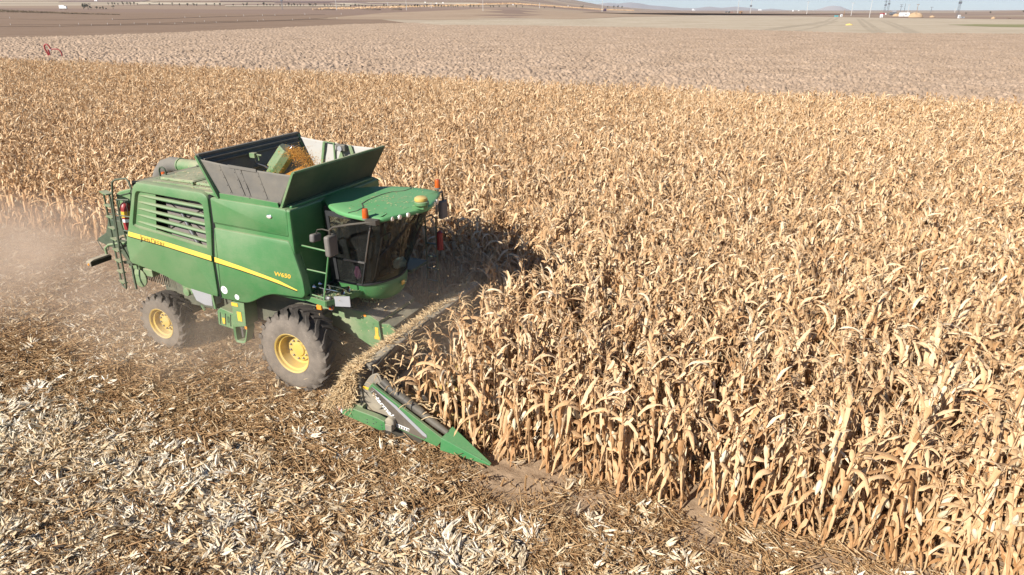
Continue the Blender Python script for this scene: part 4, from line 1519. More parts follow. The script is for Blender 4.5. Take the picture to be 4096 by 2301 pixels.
for s, s2 in ((0.20, 0.20), (0.42, 0.36), (0.52, 0.43), (0.80, 0.62)):
    for q in (0.1, 0.35, 0.6, 0.85):
        b = Vector(bl((-1.50, 0.226, 4.04), (0.0, 0.226, 3.99), s)); t = Vector(bl((-1.86, 0.196, 4.64), (0.42, 0.196, 4.54), s2))
        p = b.lerp(t, q) + Vector((0, 0.012, 0))
        mb.lathe([(0.011, -0.012), (0.006, -0.02)], p, 'y', 6, False, True)
mb.build('rivet', 'steel', rf)
mb = MB()
mb.prism([(-1.49, 3.93), (-1.49, 4.06), (-0.72, 4.045), (-0.70, 4.02), (-0.68, 4.045), (-0.02, 4.02), (0.0, 3.90)], 'y', 0.185, 0.205)
mb.build('tank_lip', 'green', root, 0.004)
# brackets seen inside, against the pale far side
mb = MB()
def strut(p, q, w=0.05): mb.bar(p, q, w, 0.03, (0, 1, 0))
strut((-1.10, 3.03, 4.64), (-1.24, 3.02, 4.02), 0.06); strut((-0.83, 3.03, 4.63), (-0.84, 3.02, 4.02), 0.035); strut((-1.10, 3.03, 4.65), (-0.80, 3.03, 4.63), 0.02)
strut((-0.40, 3.03, 4.61), (-0.25, 3.02, 4.02), 0.05); strut((-0.36, 3.03, 4.61), (-0.20, 3.02, 4.05), 0.03)
mb.add([(-0.58, 3.0, 4.50), (-0.80, 3.0, 4.0), (-0.40, 3.0, 4.0), (-0.58, 2.94, 4.50), (-0.80, 2.90, 4.0), (-0.40, 2.90, 4.0)], [(0, 1, 2), (5, 4, 3), (0, 3, 4, 1), (1, 4, 5, 2), (2, 5, 3, 0)])
mb.build('support_bracket', 'green_dusty', lf, 0.004)
mb = MB()
mb.box(-0.72, -0.46, 2.93, 3.04, 4.48, 4.63)
mb.build('sensor_box', 'tank_inside', lf, 0.02)
mb = MB(); mb.lathe([(0.0, -0.02), (0.06, -0.02), (0.065, 0.0)], (-0.59, 2.92, 4.54), 'y', 16)
mb.build('sensor_face', 'plate_grey', lf)
mb = MB()
mb.box(-1.74, -1.60, 1.36, 1.46, 4.53, 4.63); mb.bar((-1.66, 1.40, 4.60), (-1.50, 1.46, 4.58), 0.03); mb.bar((-1.58, 1.44, 4.57), (-1.57, 1.45, 4.47), 0.03)
mb.build('hinge_bracket', 'green_dusty', rp, 0.005)
mb = MB(); mb.tube([(-1.68, 1.46, 4.40), (-1.55, 1.56, 4.33), (-1.38, 1.70, 4.16)], [0.008, 0.02, 0.028], 8); mb.tube([(-1.66, 1.42, 4.55), (-1.68, 1.46, 4.40)], 0.008, 6)
mb.build('gas_strut', 'steel', rp, smooth=40)
# loading auger head
mb = MB()
ax0, ax1 = Vector((-1.62, 1.62, 3.95)), Vector((-1.02, 1.78, 4.72))
d = (ax1 - ax0).normalized()
mb.tube([ax0, ax0 + d * 0.52], 0.13, 18)
la = mb.build('loading_auger', 'green', root, smooth=40)
mb = MB()
e1 = d.cross(Vector((0, 1, 0))).normalized(); e2 = d.cross(e1).normalized()
loops = []
for s in (0.42, 0.96):
    c = ax0 + d * s
    loops.append([c + e1 * a + e2 * b for a, b in ((-0.17, -0.10), (-0.05, -0.18), (0.12, -0.17), (0.17, 0.0), (0.12, 0.17), (-0.05, 0.18), (-0.17, 0.10))])
mb.loft(loops)
mb.build('auger_hood', 'green_dusty', la, 0.006)
mb = MB(); mb.bar(ax1 + Vector((0.0, 0.0, 0.02)), ax1 + Vector((0.10, 0.05, 0.02)), 0.04); mb.bar(ax1 + Vector((0.05, -0.04, -0.03)), ax1 + Vector((0.08, 0.05, 0.05)), 0.02)
mb.build('hood_bolt', 'chrome', la)

# --- cab
CC = 1.72
def cab_loop(pts, z):
    near = [(x, CC - w) for x, w in pts]
    far = [(x, CC + w) for x, w in reversed(pts[:-1])]
    return [(x, y, z(x) if callable(z) else z) for x, y in near + far]
g0 = [(0.62, 0.77), (1.20, 0.755), (1.38, 0.62), (1.52, 0.36), (1.60, 0.0)]
g1 = [(0.66, 0.96), (1.74, 1.00), (1.97, 0.86), (2.13, 0.48), (2.19, 0.0)]
def mixp(a, b, t): return [(p[0] * (1 - t) + q[0] * t, p[1] * (1 - t) + q[1] * t) for p, q in zip(a, b)]
def dense(pts):
    out = [pts[0], tuple(np.array(pts[0]) * 0.5 + np.array(pts[1]) * 0.5), pts[1]]
    P = [np.array(p) for p in pts[1:]]
    P = P + [np.array([P[-2][0], -P[-2][1]])]
    for i in range(len(P) - 2):
        p0 = P[max(0, i - 1)] if i else P[0] - (P[1] - P[0]) * 0.3
        for t in (0.25, 0.5, 0.75, 1.0):
            a, b, c, e = p0, P[i], P[i + 1], P[i + 2]
            q = 0.5 * ((2 * b) + (-a + c) * t + (2 * a - 5 * b + 4 * c - e) * t * t + (-a + 3 * b - 3 * c + e) * t ** 3)
            out.append((q[0], max(0.0, q[1]) if i == len(P) - 3 and t == 1.0 else q[1]))
    out[-1] = (out[-1][0], 0.0)
    return out
G0, G1 = dense(g0), dense(g1)
mb = MB()
loops = [cab_loop(mixp(G0, G1, t), 2.26 + 1.50 * t) for t in (0, 0.25, 0.5, 0.75, 1.0)]
mb.loft(loops, False, False)
cabglass = mb.build('cab_glass', 'glass', root, smooth=50)
mb = MB()
mb.box(0.28, 0.60, CC - 0.60, CC + 0.60, 2.15, 3.78)
mb.build('cab_rear_wall', 'black', root, 0.03)
# frame: pillars and the sill under the glass
mb = MB()
def gp(k, t, out=0.012, far=False):
    p = mixp(G0, G1, t)[k]
    w = p[1] + out
    return Vector((p[0] + out * 0.5, CC + w if far else CC - w, 2.26 + 1.54 * t))
for far in (False, True):
    for k, wd in ((0, 0.07), (2, 0.022)):
        for i in range(4):
            mb.bar(gp(k, i * 0.25, 0.006, far), gp(k, i * 0.25 + 0.25, 0.006, far), wd, 0.03, (0, 1, 0))
    pts = [gp(k, 0.0, 0.01, far) for k in range(len(G0))]
    for a, b in zip(pts[:-1], pts[1:]): mb.bar(a, b, 0.03, 0.04)
    pts = [gp(k, 0.97, 0.008, far) for k in range(len(G0))]
    for a, b in zip(pts[:-1], pts[1:]): mb.bar(a, b, 0.03, 0.10)
mb.hexa([(0.62, CC - 0.74, 2.26), (0.66, CC - 0.92, 3.76), (0.52, CC - 0.62, 3.76), (0.52, CC - 0.58, 2.26)], [(0.60, CC - 0.70, 2.26), (0.64, CC - 0.86, 3.76), (0.50, CC - 0.56, 3.76), (0.50, CC - 0.52, 2.26)])  # dark sheet stands in for the shaded gap behind the glass
mb.build('cab_frame', 'cab_dark', root, 0.005)
mb = MB()
for t0, t1 in ((0.34, 0.34),):
    a, b = gp(0, t0), gp(2, t1)
    mb.bar(a.lerp(b, 0.3), a.lerp(b, 0.98), 0.02, 0.03)
mb.tube([gp(2, 0.86, 0.03), gp(2, 0.80, 0.06), gp(2, 0.45, 0.06), gp(2, 0.36, 0.03)], 0.014, 7)
mb.build('door_handle', 'steel', root)
mb = MB()
wa, wb = gp(6, 0.03, 0.02), gp(7, 0.42, 0.03)
mb.tube([gp(6, 0.10, 0.02), gp(6, 0.40, 0.03), gp(6, 0.72, 0.02)], 0.012, 6)
mb.tube([gp(6, 0.40, 0.035), gp(10, 0.66, 0.04), gp(14, 0.95, 0.03)], 0.012, 6)
mb.tube([gp(6, 0.37, 0.035), gp(10, 0.62, 0.04), gp(14, 0.92, 0.03)], 0.008, 6)
mb.build('wiper', 'ink', root, smooth=40)
# cab base
b0 = dense([(0.55, 0.42), (1.02, 0.40), (1.28, 0.36), (1.42, 0.24), (1.48, 0.0)])
b1 = dense([(0.60, 0.74), (1.20, 0.73), (1.40, 0.60), (1.55, 0.36), (1.63, 0.0)])
mb = MB()
mb.loft([cab_loop(b0, 1.80), cab_loop(mixp(b0, b1, 0.55), 1.86), cab_loop(mixp(b0, b1, 0.9), 2.0), cab_loop(b1, 2.16), cab_loop(mixp(b1, G0, 0.8), 2.255)], True, True)
cbase = mb.build('cab_base', 'green', root, smooth=45)
mb = MB(); mb.lathe([(0.035, 0.0), (0.02, 0.03)], (1.315, 1.27, 2.0), 'x', 12, False, True)
mb.build('front_marker', 'lens', cbase, smooth=40)
mb = MB(); mb.add([(1.672, 1.68, 2.06), (1.668, 1.80, 2.06), (1.66, 1.80, 2.15), (1.664, 1.68, 2.15)], [(0, 1, 2, 3)])
mb.add([(1.675, 1.715, 2.08), (1.672, 1.765, 2.08), (1.668, 1.765, 2.13), (1.670, 1.715, 2.13)], [(0, 1, 2, 3)])
mb.build('emblem', 'sticker', cbase)
# inside
mb = MB(); mb.box(0.66, 1.35, 1.05, 2.4, 2.262, 2.30)
cabfloor = mb.build('cab_floor', 'cab_dark', root)
mb = MB()
mb.box(0.80, 1.25, 1.48, 1.98, 2.62, 2.76); mb.hexa([(0.80, 1.48, 2.7), (0.94, 1.48, 2.7), (0.94, 1.98, 2.7), (0.80, 1.98, 2.7)], [(0.70, 1.52, 3.35), (0.80, 1.52, 3.35), (0.80, 1.94, 3.35), (0.70, 1.94, 3.35)])
mb.box(0.9, 1.2, 1.55, 1.9, 2.3, 2.62); mb.box(0.72, 0.8, 1.6, 1.86, 3.36, 3.52)
mb.build('driver_seat', 'seat', root, 0.04)
mb = MB()
mb.tube([(1.42, 1.72, 2.30), (1.36, 1.72, 2.85), (1.30, 1.72, 2.98)], 0.045, 8)
ring = [(1.30 + 0.07 * math.cos(a), 1.72 + 0.2 * math.sin(a), 2.99 + 0.17 * math.cos(a)) for a in np.linspace(0, 2 * math.pi, 21)]
mb.tube(ring, 0.016, 6)
mb.build('steering_wheel', 'cab_dark', root, smooth=40)
mb = MB()
mb.box(0.85, 1.35, 1.10, 1.38, 2.3, 2.82); mb.bar((1.3, 1.15, 2.8), (1.45, 1.1, 3.15), 0.05, 0.18); mb.box(1.32, 1.40, 1.06, 1.28, 3.05, 3.25)
mb.build('control_console', 'cab_dark', root, 0.02)
M['pale_cloth'] = plain('pale_wrapping', (0.50, 0.62, 0.60), 0.6, vary=0.25, scale=12)
M['bright_bag'] = plain('bright_bag', (0.55, 0.16, 0.28), 0.35, vary=0.5, scale=25)
def crumple(name, mat, c, sx, sy, sz, seed, parent=None):
    bm = bmesh.new()
    bmesh.ops.create_icosphere(bm, subdivisions=3, radius=1)
    r = random.Random(seed)
    for v in bm.verts:
        k = 0.75 + 0.5 * vnoise(np.array([v.co.x * 3 + seed]), np.array([v.co.y * 3 + v.co.z * 2.3]), seed)[0]
        v.co = (c[0] + v.co.x * sx * k, c[1] + v.co.y * sy * k, c[2] + v.co.z * sz * k)
    me = bpy.data.meshes.new(name)
    bm.to_mesh(me); bm.free()
    me.materials.append(M[mat])
    o = bpy.data.objects.new(name, me)
    C.objects.link(o)
    return o
def loc_obj(o):
    """an object modelled in the combine's own frame but standing free of it"""
    o.location = tuple(ORG); o.rotation_euler = (0, 0, YAW)
    return o
loc_obj(tag(crumple('wrapping', 'pale_cloth', (1.38, 2.05, 2.40), 0.14, 0.22, 0.11, 5), 'pale crumpled plastic wrapping lying behind the windscreen of the harvester cab', 'plastic wrapping'))
loc_obj(tag(crumple('bag', 'bright_bag', (1.02, 1.12, 2.44), 0.09, 0.08, 0.16, 8), 'small shiny pink bag standing inside the cab door of the harvester', 'bag'))
# roof
def rz(x): return 3.845 + (2.36 - x) * 0.022
r_out = [(0.10, 0.38), (0.30, 0.55), (0.52, 0.76), (0.75, 0.93), (1.0, 1.06), (1.28, 1.145), (1.65, 1.175), (1.98, 1.13), (2.05, 1.06), (2.15, 0.80), (2.26, 0.50), (2.36, 0.22), (2.40, 0.0)]
def inset(pts, d): return [(x - d * (0.6 if i > 7 else -0.4 if i < 2 else 0), max(0.0, w - d)) for i, (x, w) in enumerate(pts)]
mb = MB()
mb.loft([cab_loop(inset(r_out, 0.10), lambda x: rz(x) - 0.13), cab_loop(inset(r_out, 0.02), lambda x: rz(x) - 0.085)], True, False)
mb.build('roof_underside', 'black', root, smooth=40)
mb = MB()
mb.loft([cab_loop(inset(r_out, 0.015), lambda x: rz(x) - 0.085), cab_loop(r_out, lambda x: rz(x) - 0.045), cab_loop(inset(r_out, 0.012), lambda x: rz(x) - 0.012), cab_loop(inset(r_out, 0.05), lambda x: rz(x) + 0.004), cab_loop(inset(r_out, 0.30), lambda x: rz(x) + 0.014)], True, True)
roof = mb.build('cab_roof', 'green_roof', root, smooth=45)
mb = MB()
seam = [(1.30, 1.12), (1.38, 0.95), (1.36, 0.72), (1.18, 0.52), (1.12, 0.25), (1.12, -0.25), (1.18, -0.52), (1.36, -0.72), (1.38, -0.95), (1.30, -1.12)]
def roof_top(x, w): return rz(x) + 0.004 + 0.012 * min(1.0, max(0.0, (1.12 - abs(w)) / 0.3))
for a, b in zip(seam[:-1], seam[1:]):
    mb.bar((a[0], CC + a[1], roof_top(*a) + 0.003), (b[0], CC + b[1], roof_top(*b) + 0.003), 0.02, 0.012)
mb.build('roof_seam', 'dark_green', roof)
mb = MB()
for x, w in ((1.05, 0.7), (1.5, 0.8), (1.9, 0.8), (2.1, 0.3), (1.9, 0.0), (2.1, -0.4), (1.4, -0.8), (0.9, -0.6), (1.25, 0.45), (1.0, 0.05), (1.8, 0.95)):
    mb.lathe([(0.016, 0.0), (0.016, 0.008), (0.008, 0.012)], (x, CC - w, rz(x) + 0.008), 'z', 8, False, True)
mb.build('roof_bolt', 'green_clean', roof, smooth=40)
def beacon(x, y, z):
    mb = MB(); mb.lathe([(0.058, 0.0), (0.062, 0.03), (0.055, 0.15), (0.045, 0.175), (0.0, 0.18)], (x, y, z), 'z', 18)
    o = mb.build('beacon', 'orange', root, smooth=40)
    mb = MB(); mb.lathe([(0.02, -0.10), (0.02, -0.03), (0.066, -0.03), (0.066, 0.0)], (x, y, z), 'z', 14, True, True)
    mb.build('beacon_base', 'grey_plastic', o, smooth=40)
beacon(1.75, 0.52, 3.85)
beacon(1.90, 2.93, 3.90)
mb = MB()
mb.lathe([(0.0, 0.075), (0.09, 0.07), (0.125, 0.045), (0.13, 0.0), (0.12, -0.015)], (2.36, 1.50, 4.02), 'z', 26, False, True)
gps = mb.build('satellite_receiver', 'yellow', root, smooth=45)
mb = MB()
mb.lathe([(0.10, 0.0), (0.145, -0.01), (0.15, -0.07), (0.10, -0.11)], (2.37, 1.50, 4.005), 'z', 26, True, True); mb.box(2.2, 2.46, 1.42, 1.58, 3.85, 3.92)
mb.build('receiver_base', 'green', gps, 0.008, smooth=45)
for x, y in ((2.10, 0.86), (2.17, 1.01), (2.24, 1.20), (2.29, 1.43), (2.28, 2.10), (2.25, 2.27)):
    mb = MB(); mb.lathe([(0.0, 0.03), (0.042, 0.026), (0.052, 0.0), (0.045, -0.05)], (x, y, 3.785), 'x', 14, False, True)
    o = mb.build('work_lamp', 'lens', root, smooth=40)
# mirrors
mb = MB()
mb.tube([(1.98, 0.60, 3.80), (1.90, 0.46, 3.80), (1.45, 0.43, 3.71), (1.06, 0.42, 3.61), (0.97, 0.42, 3.55), (0.95, 0.42, 3.40)], 0.022, 8)
mb.tube([(0.97, 0.42, 3.52), (0.80, 0.41, 3.54), (0.69, 0.40, 3.52), (0.64, 0.40, 3.43)], 0.014, 7)
mb.box(1.80, 2.02, 0.44, 0.58, 3.75, 3.84)
arm = mb.build('mirror_arm', 'black', root, smooth=40)
mb = MB()
mb.prism(rounded([(0.29, 3.02), (0.56, 3.02), (0.57, 3.44), (0.28, 3.44)], 0.05), 'x', 0.90, 1.02)
mb.build('mirror', 'grey_plastic', arm, 0.03, smooth=40)
mb = MB()
mb.prism(rounded([(0.26, 3.29), (0.50, 3.26), (0.53, 3.42), (0.28, 3.45)], 0.04), 'x', 0.57, 0.68)
mb.build('mirror', 'grey_plastic', arm, 0.03, smooth=40)
mb = MB()
mb.tube([(1.98, 2.84, 3.80), (1.95, 3.02, 3.80), (1.92, 3.10, 3.65), (1.92, 3.10, 3.55)], 0.022, 8)
arm2 = mb.build('mirror_arm', 'black', root, smooth=40)
mb = MB(); mb.prism(rounded([(2.96, 3.18), (3.22, 3.18), (3.22, 3.58), (2.96, 3.58)], 0.05), 'x', 1.86, 1.97)
mb.build('mirror', 'grey_plastic', arm2, 0.03, smooth=40)

# --- service platform beside the cab
mb = MB()
mb.prism([(0.27, 0.34), (0.83, 0.24), (1.03, 0.74), (1.12, 1.16), (0.60, 1.20), (0.30, 1.10)], 'z', 2.06, 2.10)
plat = mb.build('platform', 'step', root)
mb = MB()
for a, b in (((0.25, 0.335), (0.84, 0.23)), ((0.84, 0.23), (1.04, 0.74)), ((1.04, 0.74), (1.13, 1.16))):
    mb.bar((a[0], a[1], 2.055), (b[0], b[1], 2.055), 0.03, 0.12)
mb.build('platform_edge', 'green', plat, 0.004)
mb = MB()
mb.tube([(0.42, 0.32, 2.08), (0.40, 0.33, 2.22), (0.33, 0.345, 2.66), (0.235, 0.35, 3.10), (0.245, 0.35, 3.15), (0.29, 0.35, 3.165), (0.88, 0.35, 3.13), (0.93, 0.35, 3.10), (0.93, 0.35, 3.04), (0.845, 0.345, 2.66), (0.75, 0.33, 2.22), (0.74, 0.30, 2.06)], 0.019, 8)
mb.tube([(0.325, 0.345, 2.68), (0.845, 0.345, 2.66)], 0.017, 8)
mb.tube([(0.41, 0.32, 2.16), (0.75, 0.31, 2.14)], 0.015, 8)
mb.build('railing', 'green', plat, smooth=50)
for y in (0.50, 0.68):
    mb = MB(); mb.lathe([(0.055, 0.0), (0.03, 0.03), (0.017, 0.08), (0.015, 0.42), (0.022, 0.52), (0.03, 0.60), (0.062, 0.70), (0.064, 0.705), (0.05, 0.69), (0.02, 0.60)], (0.36, y, 2.245), 'x', 16, True, True)
    h = mb.build('horn', 'chrome', root, smooth=40)
    mb = MB(); mb.lathe([(0.0, 0.675), (0.05, 0.694)], (0.36, y, 2.245), 'x', 16)
    mb.build('horn_throat', 'ink', h)  # black disc stands in for the shade inside the bell
mb = MB(); mb.bar((0.6, 0.4, 2.11), (0.6, 0.75, 2.11), 0.04); mb.box(0.58, 0.62, 0.49, 0.51, 2.1, 2.24); mb.box(0.58, 0.62, 0.67, 0.69, 2.1, 2.24)
mb.lathe([(0.0, 0.06), (0.04, 0.05), (0.05, 0), (0.04, -0.04)], (0.83, 0.33, 2.14), 'x', 12, False, True)
mb.build('horn_bracket', 'steel', plat)
mb = MB(); mb.hexa([(0.91, 0.40, 1.955), (1.25, 0.46, 1.975), (1.25, 0.475, 1.975), (0.91, 0.415, 1.955)], [(0.91, 0.40, 2.165), (1.25, 0.46, 2.20), (1.25, 0.475, 2.20), (0.91, 0.415, 2.165)])
mb.build('grey_plate', 'plate_grey', root)
mb = MB(); mb.bar((0.44, 0.62, 1.98), (0.50, 0.46, 1.86), 0.05); mb.bar((0.50, 0.46, 1.86), (0.82, 0.46, 1.89), 0.05, 0.07)
tl = mb.build('turn_lamp_bracket', 'green_dusty', root, 0.004)
mb = MB(); mb.box(0.44, 0.56, 0.40, 0.46, 1.80, 1.90)
mb.build('turn_lamp', 'amber_small', tl, 0.01)
mb = MB(); mb.box(0.74, 0.84, 0.40, 0.45, 1.84, 1.94)
mb.build('turn_lamp', 'grey_plastic', tl, 0.01)
mb = MB(); mb.box(0.835, 0.845, 0.41, 0.44, 1.86, 1.92); mb.box(0.76, 0.82, 0.395, 0.40, 1.86, 1.92)
mb.build('turn_lens', 'orange', tl)
mb = MB()
mb.prism([(0.90, 1.30), (1.20, 1.34), (1.22, 1.60), (0.98, 1.62)], 'z', 1.70, 1.73)
mb.bar((0.95, 1.4, 1.72), (0.8, 1.4, 1.95), 0.04, 0.25)
mb.build('front_step', 'step', root)
# far side: cab ladder and rail, a second extinguisher
mb = MB()
mb.tube([(1.38, 3.20, 1.2), (1.38, 3.20, 3.10), (1.55, 3.20, 3.18), (1.66, 3.20, 3.10), (1.66, 3.20, 1.3)], 0.02, 7)
mb.tube([(0.7, 3.2, 2.1), (0.7, 3.2, 3.15), (1.2, 3.2, 3.15)], 0.02, 7)
for k in range(5): mb.bar((1.38, 3.2, 1.3 + 0.3 * k), (1.66, 3.2, 1.3 + 0.3 * k), 0.06, 0.02)
mb.box(0.4, 1.4, 2.5, 3.2, 2.02, 2.08)
mb.build('cab_ladder', 'dark_green', root, smooth=40)
mb = MB(); mb.lathe([(0.0, 0.45), (0.07, 0.40), (0.075, 0.0)], (1.72, 3.24, 2.38), 'z', 14, False, True)
mb.build('fire_extinguisher', 'red', root, smooth=45)  # darker red stands in for the cab's shade on it

# --- wheels
def wheel(cx, cz, R, rim, w, y0, s=1, lugs=20):
    """s = +1: outer face looks to -y (right side); s = -1: mirrored for the left side"""
    def Y(a): return y0 + s * a
    mb = MB()
    d = w * 0.42
    mb.lathe([(rim + 0.012, Y(0.0) - cz * 0), (rim + 0.005, Y(-0.006)), (rim - 0.02, Y(0.012)), (rim - 0.035, Y(0.06)), (rim - 0.075, Y(0.075)), (rim - 0.085, Y(0.16)), (rim - 0.10, Y(d)), (rim * 0.62, Y(d + 0.02)), (rim * 0.60, Y(d - 0.03)), (rim * 0.36, Y(d - 0.035)), (rim * 0.33, Y(d - 0.06)), (rim * 0.20, Y(d - 0.07)), (0.0, Y(d - 0.07))], (cx, 0, cz), 'y', 40)
    o = mb.build('wheel', 'yellow', root, smooth=35)
    mb = MB()
    for k in range(10):
        a = 2 * math.pi * k / 10 + 0.2
        mb.lathe([(0.022, 0), (0.022, -0.03 * s), (0.012, -0.035 * s)], (cx + rim * 0.48 * math.cos(a), Y(d - 0.033), cz + rim * 0.48 * math.sin(a)), 'y', 6, False, True)
    mb.build('wheel_bolt', 'steel', o)
    t = MB()
    prof = [(rim + 0.0, 0.02, 1.0), (rim + 0.015, 0.0, 1.0), (rim + (R - rim) * 0.30, -0.018, 1.0), (rim + (R - rim) * 0.62, -0.012, 0.95), (R - 0.10, 0.012, 0.75), (R - 0.055, 0.05, 0.45), (R - 0.045, w * 0.28, 0.3), (R - 0.04, w * 0.5, 0.3), (R - 0.045, w * 0.72, 0.3), (R - 0.055, w - 0.05, 0.4), (R - 0.10, w - 0.012, 0.5), (rim + (R - rim) * 0.5, w + 0.01, 0.6), (rim, w - 0.02, 0.6)]
    n = 72
    vs, fs = [], []
    for r_, a_, mud in prof:
        for k in range(n):
            th = 2 * math.pi * k / n
            t.v.append((cx + r_ * math.cos(th), Y(a_), cz + r_ * math.sin(th)))
            t.t.append(mud)
    for i in range(len(prof) - 1):
        for k in range(n):
            t.f.append((i * n + k, i * n + (k + 1) % n, (i + 1) * n + (k + 1) % n, (i + 1) * n + k))
    def P(r_, th, a_): return (cx + r_ * math.cos(th), Y(a_), cz + r_ * math.sin(th))
    wa = 0.085 / R
    for k in range(lugs):
        for side in (0, 1):
            th0 = 2 * math.pi * (k + 0.5 * side) / lugs
            secs = []
            for q, (a_, dth, rt, rb, ww) in enumerate(((w * 0.54, 0.0, R - 0.004, R - 0.06, 0.55), (w * 0.30, 0.10, R, R - 0.06, 0.6), (0.07, 0.25, R - 0.004, R - 0.07, 0.72), (0.0, 0.30, R - 0.03, R - 0.09, 0.72), (-0.008, 0.315, R - 0.10, R - 0.13, 0.5))):
                a2 = a_ if side == 0 else w - a_
                th = th0 - dth * (0.9 / R)
                secs.append([P(rb, th - wa * ww, a2), P(rt, th - wa * ww * 0.8, a2), P(rt, th + wa * ww * 0.8, a2), P(rb, th + wa * ww, a2)])
            t.tone = 0.32
            nb = len(t.v)
            t.loft(secs)
            t.t[nb + 12:nb + 20] = [0.75] * 8
    t.build('tyre', M['tyre'], o, smooth=38, attr='mud')
    return o
wheel(0.0, 0.885, 0.90, 0.435, 0.62, 0.0, 1)
wheel(0.0, 0.885, 0.90, 0.435, 0.62, 3.40, -1)
wheel(-4.08, 0.675, 0.70, 0.365, 0.46, 0.24, 1, 18)
wheel(-4.08, 0.675, 0.70, 0.365, 0.46, 3.16, -1, 18)
mb = MB()
mb.tube([(0, 0.35, 0.885), (0, 3.05, 0.885)], 0.17, 14); mb.box(-0.25, 0.3, 0.75, 1.0, 0.7, 1.5); mb.box(-0.25, 0.3, 2.4, 2.65, 0.7, 1.5)
mb.build('front_axle', 'chassis', root, 0.02)
mb = MB()
mb.box(-4.2, -3.95, 0.75, 2.65, 0.62, 0.86); mb.tube([(-4.08, 0.45, 0.675), (-4.08, 2.95, 0.675)], 0.10, 12); mb.box(-4.3, -3.8, 1.4, 2.0, 0.8, 1.2)
mb.build('rear_axle', 'chassis', root, 0.02)

# --- grain elevator foot, grey tank
mb = MB()
mb.prism([(-2.43, 0.90), (-2.40, 1.24), (-2.30, 1.33), (-1.90, 1.26), (-1.94, 0.86)], 'y', 0.42, 0.75)
mb.prism([(-1.93, 0.95), (-1.85, 1.80), (-1.50, 1.80), (-1.56, 1.03)], 'y', 0.38, 0.75)
elev = mb.build('elevator_housing', 'green_dusty', root, 0.012)
mb = MB()
for x in (-2.33, -2.18, -2.03):
    mb.bar((x - 0.03, 0.414, 0.93), (x + 0.02, 0.414, 1.22), 0.014, 0.012, (0, 1, 0))
mb.tube([(-2.12, 0.41, 1.02), (-2.10, 0.395, 1.03), (-2.08, 0.395, 1.15), (-2.10, 0.41, 1.16)], 0.008, 6)
mb.build('door_rib', 'dark_green', elev)
mb = MB(); mb.box(-2.28, -2.20, 0.412, 0.416, 0.96, 1.10); mb.box(-1.76, -1.64, 0.372, 0.376, 1.14, 1.36); mb.box(-1.88, -1.70, 0.372, 0.376, 1.48, 1.56)
mb.build('warning_sticker', 'sticker', elev)
mb = MB()
ring = rounded([(-1.98, 0.56), (-1.68, 0.58), (-1.56, 0.95), (-1.56, 1.06), (-1.93, 1.06), (-1.98, 0.9)], 0.10)
ring_in = offset_poly(ring, 0.045)
mb.loft([L3(ring_in, 0.62), L3(ring_in, 0.42), L3(ring, 0.40), L3(ring, 0.62)], False, False)
mb.build('elevator_foot', 'green', elev, smooth=40)
mb = MB(); mb.box(-1.92, -1.62, 0.60, 0.63, 0.62, 1.04)
mb.build('foot_cavity', 'gap_shade', elev)  # black block painting the shade inside the foot
mb = MB(); mb.box(-1.80, -1.74, 0.44, 0.5, 0.70, 0.95); mb.box(-1.83, -1.70, 0.45, 0.5, 0.9, 0.96)
mb.build('foot_latch', 'steel', elev, 0.01)
mb = MB(); mb.box(-1.60, -1.54, 0.375, 0.39, 0.97, 1.03)
mb.build('reflector', 'amber_small', elev)
mb = MB()
mb.prism([(-3.22, 1.62), (-2.58, 1.58), (-2.61, 1.27), (-2.85, 1.26), (-3.10, 1.33)], 'y', 0.50, 1.0)
mb.build('grey_tank', 'plate_grey', root, 0.02)
mb = MB()
mb.prism([(-3.50, 1.72), (-3.15, 1.75), (-3.16, 1.50), (-3.28, 1.42), (-3.46, 1.50)], 'y', 0.52, 0.56)
mb.lathe([(0.0, -0.06), (0.09, -0.05), (0.10, 0.0)], (-3.34, 0.52, 1.50), 'y', 18)
mb.bar((-2.55, 0.5, 1.7), (-2.5, 0.48, 1.25), 0.05); mb.bar((-2.9, 0.46, 1.27), (-2.80, 0.44, 1.17), 0.05, 0.03)
mb.build('drive_cover', 'green_dusty', root, 0.006)

# --- feeder house
mb = MB()
mb.prism([(0.15, 1.20), (0.25, 1.58), (0.42, 1.63), (1.20, 1.62), (1.50, 1.47), (1.56, 0.72), (1.00, 0.97)], 'y', 1.0, 2.38)
feed = mb.build('feeder_house', 'green_dusty', root, 0.008)
mb = MB(); mb.hexa([(0.45, 1.02, 1.634), (1.20, 1.02, 1.624), (1.20, 2.36, 1.624), (0.45, 2.36, 1.634)], [(0.45, 1.02, 1.645), (1.20, 1.02, 1.637), (1.20, 2.36, 1.637), (0.45, 2.36, 1.645)])
mb.hexa([(1.205, 1.02, 1.625), (1.51, 1.02, 1.475), (1.51, 2.36, 1.475), (1.205, 2.36, 1.625)], [(1.205, 1.02, 1.64), (1.515, 1.02, 1.49), (1.515, 2.36, 1.49), (1.205, 2.36, 1.64)])
mb.build('feeder_top', 'dirty_steel', feed)
mb = MB(); mb.box(1.40, 1.475, 0.992, 0.996, 1.13, 1.33); mb.box(1.37, 1.50, 0.992, 0.996, 1.06, 1.13)
mb.build('warning_sticker', 'sticker', feed)
disc('reflector', 'amber_small', feed, (1.17, 1.555), 0.035, 0.993, 14)
mb = MB(); mb.prism([(1.53, 1.42), (1.78, 1.36), (1.80, 0.95), (1.68, 0.62), (1.60, 0.70)], 'y', 1.05, 2.33)
mb.build('header_adapter', 'chassis', root, 0.01)
mb = MB(); mb.prism([(1.62, 1.47), (1.80, 1.50), (1.98, 1.38), (2.0, 1.05), (1.76, 0.95), (1.64, 1.2)], 'y', 0.93, 0.97)
mb.build('adapter_plate', 'green_dusty', root, 0.006)
mb = MB()
